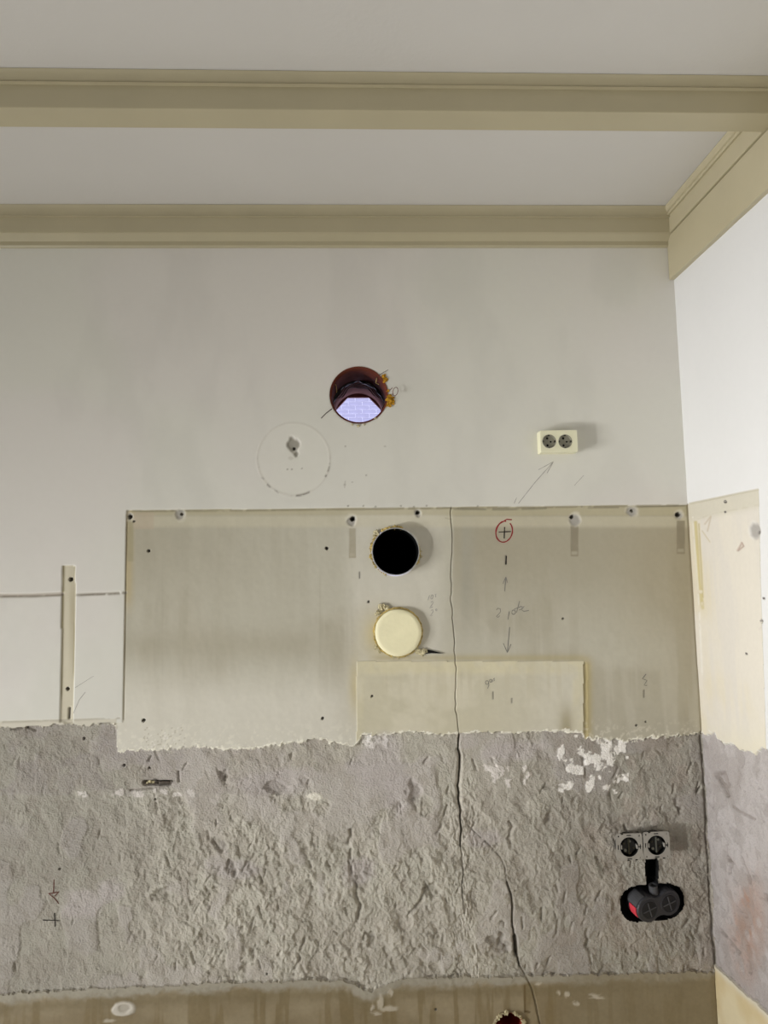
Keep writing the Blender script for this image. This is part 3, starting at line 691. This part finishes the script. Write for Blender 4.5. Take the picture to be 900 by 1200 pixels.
# right cornice ---------------------------------------------------------------------
trim2 = empty('trim_2', (XB, -.5, ZBOT)); tag(trim2, 'deep cream painted cornice boards along the top of the right wall', 'cornice', kind='structure')
bm = bmesh.new(); prism_y(bm, [(XR+.002, ZC+.0005), (XB-.004, ZC+.0005), (XB-.004, ZCEIL), (XR+.002, ZCEIL)], -3.39, -.001); part('upper_fascia', bm, M['cream'], trim2, bevel=.0015)
bm = bmesh.new(); prism_y(bm, [(XR+.002, ZBOT), (XB, ZBOT), (XB, ZC-.003), (XB+.003, ZC), (XR+.002, ZC)], -3.39, -.001); part('lower_fascia', bm, M['cream'], trim2, bevel=.0015)
zA2 = on_x(783.8, 255, XB)[2]
bm = bmesh.new(); prism_y(bm, [(XB+.002, ZCEIL-.001)]+arc((XB-.018, ZCEIL-.001), (XB-.012, zA2+.010), -.2)+[(XB-.009, zA2+.009), (XB-.009, zA2+.004), (XB-.011, zA2+.003), (XB-.010, zA2), (XB+.002, zA2)], -3.39, -.001); part('top_moulding', bm, M['cream'], trim2)

# ======================================================================= MARKS ON THE WALLS
def hback(u, v):
    p = on_y(u, v); i = int(np.argmin(np.abs(xs-p[0]))); j = int(np.argmin(np.abs(zs-p[2])))
    return HB[max(j-1, 0):j+2, max(i-1, 0):i+2].max()
def ink(name, strokes, wpx, m, label=None):
    bm = bmesh.new()
    for st in strokes:
        pts = []
        for (u0, v0), (u1, v1) in zip(st, st[1:]):
            n = max(1, int(math.hypot(u1-u0, v1-v0)/2.5))
            pts += [(u0+(u1-u0)*t/n, v0+(v1-v0)*t/n) for t in range(n)]
        pts.append(st[-1]); L, Rr = [], []
        for i, (u, v) in enumerate(pts):
            a, b = pts[max(i-1, 0)], pts[min(i+1, len(pts)-1)]; dx, dy = b[0]-a[0], b[1]-a[1]; n = math.hypot(dx, dy)+1e-9
            ww = wpx*.5*(.75+.5*random.random()); hh = -hback(u, v)-.0004
            for lst, s in ((L, 1), (Rr, -1)):
                p = on_y(u-dy/n*ww*s, v+dx/n*ww*s); lst.append(bm.verts.new((p[0], hh, p[2])))
        for i in range(len(pts)-1): bm.faces.new((L[i], L[i+1], Rr[i+1], Rr[i]))
    o = build(name, bm, m, wall_back)
    if label: o['label'] = label
    return o
def ell(cu, cv, a, b, a0=0, a1=360, n=22, rot=0):
    out = []
    for i in range(n+1):
        t = math.radians(a0+(a1-a0)*i/n); x, y = a*math.cos(t), b*math.sin(t); c, s = math.cos(rot), math.sin(rot)
        out.append((cu+x*c-y*s, cv+x*s+y*c))
    return out
ink('red_circle_mark', [ell(591, 623, 9.6, 12.5, -65, 265, rot=.25)+[(590, 611), (594, 608.5), (600, 609)]], 1.6, M['red_marker'], 'red drawn circle')
ink('plus_mark', [[(591.6, 617.5), (591, 631)], [(584.5, 623.6), (599, 622.8)]], 1.3, M['marker'], 'black plus inside the red circle')
ink('marker_tick', [[(593.5, 651.5), (593, 661.5)]], 1.5, M['marker'])
ink('pencil_arrow', [[(591.5, 693), (593, 676)], [(589.5, 684), (593, 676), (594.8, 683)]], .9, M['pencil'], 'short pencil arrow pointing up')
ink('pencil_arrow', [[(597.5, 735), (594.8, 764.5)], [(590, 754), (594.8, 765), (599, 755)]], .8, M['pencil'], 'long pencil arrow pointing down')
ink('pencil_writing', [[(581.8, 715), (583.5, 712.8), (586.5, 713.5), (586.8, 717), (582, 722.5), (583.5, 723.8), (586, 721.5)], [(597, 716.5), (595.5, 726)], ell(602, 717.5, 2.2, 2.6, -160, 180, 10),
                      [(609, 704.5), (605.5, 718)], [(602.5, 714), (611.5, 710.5)], [(608.5, 715), (612, 713.5), (614.5, 710.5), (612, 711), (611.8, 715), (614, 716.5), (620, 715.5)]], .85, M['pencil'], 'pencil writing 2 pote')
ink('pencil_writing', [ell(570.8, 800, 1.9, 2.2, 0, 360, 10), [(572.6, 798.5), (573, 803), (571.5, 807)], ell(575.3, 797.8, 1.4, 1.7, 0, 360, 9), [(576.8, 796.5), (577, 799.5)], [(580, 794.8), (578.2, 795.8), (579.8, 797), (578.6, 798.3)]], .8, M['pencil'], 'pencil writing gas')
ink('pencil_writing', [[(503.5, 697.5), (501.5, 703.5)], ell(506.3, 699.6, 1.2, 2.6, 0, 360, 10, .25), [(511.5, 696.2), (509.9, 696.4), (510.8, 698), (510.4, 700)],
                      [(505.2, 706), (507, 704.3), (507.8, 706.5), (503.6, 712.5), (507.2, 711.4)], [(505.3, 715.5), (507.2, 714.3), (507.6, 717), (504.5, 721.5), (507, 721)], ell(511.3, 714.8, .9, 1.1, 0, 360, 7)], .8, M['pencil_soft'], 'faint pencil figures')
ink('pencil_mark', [[(757.5, 790), (753, 795.5), (758.5, 797.5), (755, 803), (758.5, 803.5)]], .9, M['pencil'])
ink('pencil_arrow', [[(607.5, 590), (628, 564), (648.5, 541)], [(602.5, 590), (605.5, 583)], [(631, 550.5), (648.5, 541), (641, 554.5)]], .6, M['pencil_soft'], 'thin pencil arrow pointing at the wall socket')
ink('pencil_mark', [[(673, 569), (684, 557)]], .5, M['pencil_soft'])
ink('pencil_mark', [[(88, 806), (110, 792)], [(86, 836), (93, 820), (100, 811)]], .5, M['pencil_soft'])
ink('marker_arrow', [[(61.8, 1032), (61.4, 1047)], [(55.5, 1048), (62, 1054), (67, 1061)], [(56, 1048.5), (62, 1047.8), (67.5, 1046.5), (62.5, 1052)]], 1.1, M['brown_marker'], 'brown arrow pointing down')
ink('marker_cross', [[(48.5, 1080), (57, 1080), (69, 1081)], [(61.8, 1072), (62.6, 1080), (63, 1088)]], 1.0, M['marker'], 'dark drawn cross')

# ======================================================================= UPPER DUCT HOLE
def at_back(o, c, y=0.0): o.location = (c[0], y, c[1])
t = empty('open_wall_duct'); at_back(t, C_UP); tag(t, 'red-brown round duct open to a bright brick wall outside', 'duct')
TD = .265
def jitA(k, a): return .012*math.sin(5*a+k)+.01*math.sin(11*a+2.1*k)
bm = bmesh.new(); lathe_y(bm, [(R_UP+.0015, -.0015), (R_UP-.003, -.0005), (R_UP-.002, .03), (R_UP-.003, .135)], 56); build('duct_tube', bm, M['duct'], t, smooth=True)
bm = bmesh.new(); lathe_y(bm, [(R_UP-.001, .120), (R_UP-.008, .122), (R_UP-.007, .132), (R_UP-.001, .138)], 56, jit=lambda k, a: (.03*math.sin(4*a+1)+.03*math.sin(9*a)+.02*math.sin(17*a)) if k in (1, 2) else 0); build('torn_collar', bm, M['core'], t)
bm = bmesh.new(); lathe_y(bm, [(R_UP+.004, .13), (R_UP-.003, .134), (R_UP-.004, TD)], 48); build('inner_sleeve', bm, M['duct2'], t, smooth=True)
bm = bmesh.new()
oct_ = [((R_UP-.005)*s*math.cos(a), (R_UP-.005)*s*math.sin(a)) for a, s in ((math.radians(d_), s_) for d_, s_ in ((62, .97), (118, .97), (160, 1.0), (180, 1), (205, 1), (240, 1), (270, 1), (300, 1), (335, 1), (0, 1), (20, 1.0)))]
plate_with_holes(bm, circ(0, 0, R_UP+.004, 40), [oct_], TD-.004, TD+.004); build('outer_grille_ring', bm, M['duct2'], t)
for nm, pts, r_ in (('binding_strand', None, 0), ):
    bm = bmesh.new()
    for q in range(3):
        tube(bm, [((R_UP-.012-.004*q+.003*math.sin(7*a))*math.cos(a), .112+.008*q+.005*math.sin(5*a+q), (R_UP-.012-.004*q+.003*math.sin(7*a))*math.sin(a)) for a in [math.radians(18+q*4+i*(144-q*9)/24) for i in range(25)]], .0014, 5)
    tag(build(nm, bm, M['wire'], t), kind='stuff')
def loc(u, v, c, y=0.0): p = on_y(u, v, y); return (p[0]-c[0], y, p[2]-c[1])
def lumps(bm, spots, seed):
    r0 = random.Random(seed)
    for (x, y, z, s) in spots:
        g = bmesh.ops.create_icosphere(bm, subdivisions=2, radius=s, matrix=Matrix.Translation((x, y, z)))
        ax, az = r0.uniform(.7, 1.4), r0.uniform(.7, 1.4)
        for vtx in g['verts']:
            d = vtx.co-Vector((x, y, z)); vtx.co = Vector((x, y, z))+Vector((d.x*ax, d.y*.55, d.z*az))*(.45+1.0*r0.random())
bm = bmesh.new(); lumps(bm, [loc(u, v, C_UP, -.002)[:1]+(-.001,)+loc(u, v, C_UP, -.002)[2:]+(s,) for u, v, s in ((450, 441, .006), (452, 445, .006), (450.5, 446.5, .005), (456, 464, .006), (457.5, 469, .009), (456.5, 473.5, .007), (453.5, 475, .005), (460, 466, .004), (460.5, 473, .004), (454.5, 458, .004))], 3)
tag(build('orange_foam', bm, M['orange'], t), kind='stuff')
bm = bmesh.new(); tube(bm, [loc(392, 477, C_UP, .02), loc(387, 480.5, C_UP, -.008), loc(382, 484.5, C_UP, -.02), loc(376.5, 490, C_UP, -.03)], .0013, 6)
build('wire_end', bm, M['wire'], t); bm = bmesh.new(); tube(bm, [loc(438, 446, C_UP, .03), loc(445, 439, C_UP, -.006), loc(455, 433.3, C_UP, -.018)], .0007, 5); build('wire_end', bm, M['wire'], t)
bm = bmesh.new(); tube(bm, [loc(*p, C_UP, -.012) for p in ell(463.3, 458.8, 2.9, 5.0, -30, 325, 18, .25)], .0009, 5); build('wire_loop', bm, M['redwire'], t); bm = bmesh.new(); tube(bm, [loc(457, 457, C_UP, -.008), loc(460, 454.5, C_UP, -.012)], .0009, 5); build('wire_loop', bm, M['redwire'], t)
bm = bmesh.new(); tube(bm, [loc(444, 437.5, C_UP, .01), loc(441.5, 443, C_UP, .03), loc(440.5, 449, C_UP, .05), loc(444, 450.5, C_UP, .05)], .0012, 5); build('foam_strand', bm, M['foam'], t); bm = bmesh.new(); tube(bm, [loc(391.5, 447, C_UP, .02), loc(394, 453, C_UP, .04), loc(394.5, 460, C_UP, .06)], .0011, 5)
build('foam_strand', bm, M['foam'], t)
bm = bmesh.new(); lumps(bm, [loc(u, v, C_UP, -.001)+(s,) for u, v, s in ((413, 497.5, .003), (420, 499, .0045), (427, 497.5, .003), (440, 490.5, .0035))], 9); tag(build('crumb_edge', bm, M['debris'], t), kind='stuff')

# ======================================================================= BLACK DUCT
t = empty('protruding_duct_end'); at_back(t, C_BL); tag(t, 'dark open ventilation pipe with thin metal rim, above the cream capped pipe', 'duct')
PR = .021
bm = bmesh.new(); lathe_y(bm, [(R_BL-.0012, .1), (R_BL-.0012, -PR), (R_BL-.0034, -PR), (R_BL-.0034, -.004)], 56); build('metal_rim', bm, M['zinc'], t, smooth=False)
bm = bmesh.new(); lathe_y(bm, [(R_BL-.0035, -PR+.0012), (R_BL-.0045, 0), (R_BL-.0045, .42)], 48); disc_y(bm, R_BL-.0045, .42, n=48); build('pipe_lining', bm, M['black'], t, smooth=True)
bm = bmesh.new()
for a0, a1, s in ((75, 125, .0045), (140, 205, .004), (205, 250, .0025), (330, 380, .003)):
    lumps(bm, [((R_BL+.001)*math.cos(math.radians(a)), -.002, (R_BL+.001)*math.sin(math.radians(a)), s*(.6+.6*random.random())) for a in range(a0, a1, 5)], a0)
tag(build('foam_seal', bm, M['foam'], t), kind='stuff')
bm = bmesh.new(); lumps(bm, [loc(u, v, C_BL, -.001)+(s,) for u, v, s in ((440.5, 623.5, .005), (443, 626, .005), (438.5, 629, .004), (493, 646, .0035), (493, 652, .003), (440, 665, .003), (452, 674, .003))], 5); tag(build('torn_edge', bm, M['debris'], t), kind='stuff')

# ======================================================================= CAPPED DUCT
t = empty('capped_duct_end'); at_back(t, C_CAP); tag(t, 'round pipe end closed with a smooth cream cap', 'duct cap')
bm = bmesh.new()
jc = lambda k, a: .006*math.sin(3*a+.4)+.004*math.sin(7*a+1)
lathe_y(bm, [(R_CAP-.0025, .03), (R_CAP-.002, -.0105), (R_CAP-.0032, -.0122), (R_CAP*.8, -.0125), (R_CAP*.4, -.0125), (.0001, -.0125)], 56, jit=jc); build('cap_disc', bm, M['cap'], t, smooth=True)
bm = bmesh.new()
lathe_y(bm, [(R_CAP+.003, .006), (R_CAP+.0025, -.003), (R_CAP-.001, -.003), (R_CAP-.0015, .004)], 72, jit=lambda k, a: .02*math.sin(13*a+k)*(a > 2.2)*(a < 5.6)+.012*math.sin(23*a)); build('sealant_ring', bm, M['foam'], t)
bm = bmesh.new(); lumps(bm, [loc(u, v, C_CAP, -.002)+(s,) for u, v, s in ((446, 712.5, .007), (450, 711, .007), (443.5, 717, .006), (453.5, 712.5, .006), (441.5, 720, .004), (490, 763, .007), (495, 764.5, .007), (498, 762.5, .005), (487, 760.5, .005), (441, 758, .005), (444.5, 763.5, .004), (461, 770.5, .004), (467, 771, .003))], 8); tag(build('torn_sealant', bm, M['debris'], t), kind='stuff')
bm = bmesh.new(); p0 = loc(499, 764, C_CAP, -.004); p1 = loc(520, 766, C_CAP, -.002)
prism_y(bm, [(p0[0], p0[2]+.006), (p0[0]+.014, p0[2]+.0035), (p1[0], p1[2]), (p0[0]+.016, p0[2]-.004), (p0[0], p0[2]-.005)], -.0012, .003); build('dark_gouge', bm, M['hole'], t)

# ======================================================================= RED PIPE AT THE BOTTOM
t = empty('low_pipe_hole'); at_back(t, C_RED); tag(t, 'red-brown pipe opening in the brown band under the crack', 'pipe')
bm = bmesh.new(); lathe_y(bm, [(R_RED+.002, -.001), (R_RED-.002, .004), (R_RED-.002, .25)], 40); disc_y(bm, R_RED-.002, .25, n=40); build('pipe_lining', bm, M['redhole'], t, smooth=True)
bm = bmesh.new(); lumps(bm, [((R_RED+.001)*math.cos(math.radians(a)), .001, (R_RED+.001)*math.sin(math.radians(a)), .004*(.6+.7*random.random())) for a in list(range(20, 80, 9))+list(range(100, 170, 12))], 2); tag(build('broken_edge', bm, M['debris'], t), kind='stuff')

# ======================================================================= SURFACE SOCKET
def make_wall_socket():
    D_ = .032
    p0, p1 = on_y(633.8, 530.3, -D_), on_y(676.2, 503.8, -D_)
    w, h = p1[0]-p0[0], p1[2]-p0[2]; c = ((p0[0]+p1[0])/2, (p0[2]+p1[2])/2)
    t = empty('double_wall_socket', (c[0], 0, c[1])); tag(t, 'cream surface-mounted double wall socket on the white painted wall', 'socket')
    bm = bmesh.new(); box(bm, -w/2, w/2, -D_+.008, .001, -h/2, h/2); build('housing', bm, M['socket'], t, bevel=.0025)
    q = on_y(643.6, 517.2, -D_), on_y(662.4, 517.2, -D_); cs = [(a[0]-c[0], a[2]-c[1]) for a in q]; r = .0188
    bm = bmesh.new(); plate_with_holes(bm, rrect(-w/2+.0005, w/2-.0005, -h/2+.0005, h/2-.0005, .003), [circ(cs[0][0], cs[0][1], r), circ(cs[1][0], cs[1][1], r)], -D_, -D_+.0085); build('faceplate', bm, M['socket'], t)
    for cx, cz in cs:
        bm = bmesh.new(); lathe_y(bm, [(r-.0002, -D_-.0006), (r-.0014, -D_-.0006), (r-.0016, -D_+.0075)], 32, (cx, cz)); disc_y(bm, r-.0016, -D_+.0075, (cx, cz)); ins = build('socket_insert', bm, M['socket_in'], t)
        for dz in (.0098, -.0098):
            bm = bmesh.new(); lathe_y(bm, [(.0032, -D_+.0072), (.0030, -D_+.0070), (.0001, -D_+.0071)], 14, (cx-.003, cz+dz*.98)); build('pin_hole', bm, M['hole'], ins)
        for dx in (-1, 1):
            bm = bmesh.new(); box(bm, cx+dx*(r-.003)-.0016, cx+dx*(r-.003)+.0016, -D_-.0002, -D_+.007, cz-.0026, cz+.0026); build('earth_clip', bm, M['brass'], ins)
        bm = bmesh.new(); lathe_y(bm, [(.0026, -D_+.0072), (.0022, -D_+.006), (.0001, -D_+.006)], 14, (cx+.006, cz)); build('screw', bm, M['hole'], ins)
        for dz in (1, -1):
            bm = bmesh.new(); box(bm, cx-.0022, cx+.0022, -D_-.0004, -D_+.007, cz+dz*(r-.0015)-.0014, cz+dz*(r-.0015)+.0014); build('guide_notch', bm, M['hole'], ins)
make_wall_socket()

# ======================================================================= BARE SOCKET INSERTS
def make_insert(u, v, label, seed):
    yF = -.019; p = on_y(u, v, yF); r0 = random.Random(seed)
    t = empty('socket_insert', (p[0], 0, p[2])); tag(t, label, 'socket', 'uncovered socket inserts')
    w = .0345; rc = .0245
    bm = bmesh.new()
    slots = []
    for a in (0, 90, 180, 270):
        ca, sa = math.cos(math.radians(a)), math.sin(math.radians(a)); cx, cz = .0288*ca, .0288*sa
        hw, hh = (.0014, .006) if a % 180 == 0 else (.006, .0014)
        slots.append([(cx-hw, cz-hh), (cx+hw, cz-hh), (cx+hw, cz+hh), (cx-hw, cz+hh)])
    for sx in (-1, 1):
        for sz in (-1, 1): slots.append(circ(sx*.027, sz*.027, .0022, 10))
    plate_with_holes(bm, rrect(-w, w, -w+.001, w-.001, .006), [circ(0, 0, rc, 28)]+slots, yF, yF+.0016); build('mounting_frame', bm, M['frame'], t)
    bm = bmesh.new(); lathe_y(bm, [(.0001, yF+.006), (.016, yF+.006), (rc-.003, yF+.009), (rc-.002, yF+.018), (rc-.003, .045)], 28); build('socket_core', bm, M['core'], t)
    bm = bmesh.new(); box(bm, -w+.004, w-.004, yF+.0018, yF+.012, -.0285, .0285); 
    bm.free(); bm = bmesh.new(); lathe_y(bm, [(rc+.0005, yF+.0008), (rc+.0065, yF+.0018), (rc+.006, yF+.022), (rc+.0005, yF+.022)], 24, closed=True); build('back_ring', bm, M['core'], t)
    for (x, z, s) in ((.004, .013, .003), (-.011, -.009, .0036), (.012, -.004, .0027), (.004, -.016, .0025), (-.012, .008, .0025)):
        bm = bmesh.new(); lathe_y(bm, [(.0001, yF+.0025), (s, yF+.003), (s, yF+.0068)], 12, (x+r0.uniform(-.002, .002), z)); build('terminal_screw', bm, M['screw'] if s > .0029 else M['brass'], t)
    bm = bmesh.new(); box(bm, -.0016, .0014, yF+.002, yF+.007, -.019, .020); build('bridge_strip', bm, M['screw'] if seed == 2 else M['brass'], t, bevel=.0006)
    for sx in (-1, 1):
        bm = bmesh.new(); box(bm, sx*.0205-.0013, sx*.0205+.0013, yF-.0002, yF+.008, -.005, .005); build('spring_clip', bm, M['frame'], t)
    for k, (x, z) in enumerate(((-.018, .0325), (.017, -.032), (-.004, -.0325), (.027, .0))):
        bm = bmesh.new(); box(bm, x-.003, x+.003, yF-.0007, yF+.0002, z-.0012, z+.0012); build('fixing_claw', bm, M['hole'], t)
    return t
make_insert(737.6, 992.7, 'uncovered grey socket insert in the plaster, the one farther from the room corner', 1)
make_insert(769.6, 990.6, 'uncovered grey socket insert in the plaster, the one nearer the room corner', 2)

# ======================================================================= BLACK DOUBLE BOX
def make_box():
    yc = .012; p = on_y(771.5, 1061.6, -.008)
    t = empty('double_junction_box', (p[0], 0, p[2])); tag(t, 'loose charcoal double junction box with red side tab in its black cavity', 'junction box')
    t.rotation_euler = (math.radians(4), math.radians(-9), math.radians(10))
    d, r = .0305, .0325; DP = .052; yF = -.010
    def outline(rr, waist):
        out = []
        for s, a0, a1 in ((1, -128, 128), (-1, 52, 308)):
            for i in range(15):
                a = math.radians(a0+(a1-a0)*i/14); out.append((s*d+rr*math.cos(a), rr*math.sin(a)))
            out.append((0, (waist if s == 1 else -waist)))
        return out
    ol = outline(r, .0235)
    bm = bmesh.new()
    F = [bm.verts.new((x*.97, yF, z*.97)) for x, z in ol]; G = [bm.verts.new((x, yF+.004, z)) for x, z in ol]; B = [bm.verts.new((x, yF+DP, z)) for x, z in ol]
    n = len(ol)
    bm.faces.new(F); bm.faces.new(B[::-1])
    for A1, A2 in ((F, G), (G, B)):
        for i in range(n): bm.faces.new((A1[i], A1[(i+1) % n], A2[(i+1) % n], A2[i]))
    build('box_body', bm, M['jbox'], t)
    for s in (-1, 1):
        cx = s*d*.96
        bm = bmesh.new(); lathe_y(bm, [(.0001, yF-.0012), (.0195, yF-.0012), (.0205, yF-.0002), (.0205, yF+.001)], 28, (cx, 0)); lid = build('lid', bm, M['jlid'], t)
        bm = bmesh.new()
        for a in (8, 98):
            c_, s_ = math.cos(math.radians(a)), math.sin(math.radians(a)); L, wv = .0185, .0012
            vs = [bm.verts.new((cx+x*c_-z*s_, y, x*s_+z*c_)) for y in (yF-.003, yF-.001) for x, z in ((-L, -wv), (L, -wv), (L, wv), (-L, wv))]
            for f in ((0, 1, 2, 3), (4, 5, 6, 7), (0, 1, 5, 4), (1, 2, 6, 5), (2, 3, 7, 6), (3, 0, 4, 7)): bm.faces.new([vs[i] for i in f])
        build('cross_rib', bm, M['jside'], lid)
        bm = bmesh.new(); lathe_y(bm, [(.0225, yF+.001), (.0225, yF-.0014), (.0245, yF-.0014), (.0245, yF+.001)], 28, (cx, 0)); build('lid_ring', bm, M['jbox'], t)
    # flat facets on the left shoulder: grey plate above, red tab below
    def shoulder(a0, a1, y0, y1, off):
        bm = bmesh.new(); vs = []
        for y in (y0, y1):
            for k in range(7):
                a = math.radians(a0+(a1-a0)*k/6)
                for o_ in (0, off): vs.append(bm.verts.new((-d+(r+o_)*math.cos(a), y, (r+o_)*math.sin(a))))
        m_ = 14
        for k in range(6):
            i = 2*k
            for q in ((i, i+2, i+2+m_, i+m_), (i+1, i+3, i+3+m_, i+1+m_), (i, i+1, i+3, i+2), (i+m_, i+1+m_, i+3+m_, i+2+m_)): bm.faces.new([vs[j] for j in q])
        bm.faces.new([vs[j] for j in (0, 1, 1+m_, m_)]); bm.faces.new([vs[j] for j in (12, 13, 13+m_, 12+m_)])
        return bm
    build('side_plate', shoulder(100, 158, yF+.005, yF+.046, .0022), M['jside'], t)
    build('red_tab', shoulder(162, 205, yF+.006, yF+.034, .0022), M['red'], t)
    bm = bmesh.new(); vs = []
    rings = []
    for z, rr_ in ((.020, .0112), (.047, .0112), (.047, .008), (.040, .008)):
        rings.append([bm.verts.new((.0015+rr_*math.cos(2*math.pi*i/20), yF+.018+rr_*math.sin(2*math.pi*i/20), z)) for i in range(20)])
    for A1, A2 in zip(rings, rings[1:]):
        for i in range(20): bm.faces.new((A1[i], A1[(i+1) % 20], A2[(i+1) % 20], A2[i]))
    bm.faces.new(rings[-1]); build('conduit_stub', bm, M['jside'], t)
make_box()
# small metal bracket left in the plaster
p = on_y(184, 917.5)
t = empty('metal_bracket', (p[0], 0, p[2])); tag(t, 'small rusty metal bracket stub stuck in the plaster below the panel', 'bracket')
bm = bmesh.new(); box(bm, -.030, .002, -.0005, .010, -.003, -.0005); box(bm, .006, .030, -.001, .012, -.0035, .003); build('bracket_bar', bm, M['chrome'], t, bevel=.0006)
bm = bmesh.new(); lumps(bm, [(-.018, 0, .004, .005), (-.010, .001, .002, .004), (-.024, .001, .001, .004)], 4); tag(build('plaster_crumb', bm, M['debris'], t), kind='stuff')

# ======================================================================= OUTSIDE
YO = 8.5
t = empty('neighbouring_building', (-.2, YO, 0)); tag(t, 'white painted brick wall outside, seen through the round duct', 'building')
bm = bmesh.new(); box(bm, -4, 4, .004, .3, 0, 9.5); build('mortar_wall', bm, M['mortar'], t)
def brick_mesh(w):
    bm = bmesh.new(); box(bm, -w/2, w/2, 0, .03, -.0255, .0255); bmesh.ops.recalc_face_normals(bm, faces=bm.faces)
    me = bpy.data.meshes.new('brick'); bm.to_mesh(me); bm.free(); me.materials.append(M['brick']); return me
bme = brick_mesh(.205)
vis = on_y(420, 482, YO); far_bm = bmesh.new()
for j in range(int(2.6/.0625), int(7.2/.0625)):
    z = j*.0625
    for i in range(-14, 15):
        x = i*.217+(.1085 if j % 2 else 0); dy = .004*random.random()
        if abs(x+(-.2)-vis[0]) < .75 and abs(z-vis[2]) < .5:
            o = bpy.data.objects.new('brick', bme); COL.objects.link(o); o.parent = t; o.location = (x, dy-.005, z)
        else: box(far_bm, x-.1025, x+.1025, dy-.005, .03, z-.0255, z+.0255)
tag(build('brickwork', far_bm, M['brick'], t), kind='stuff')
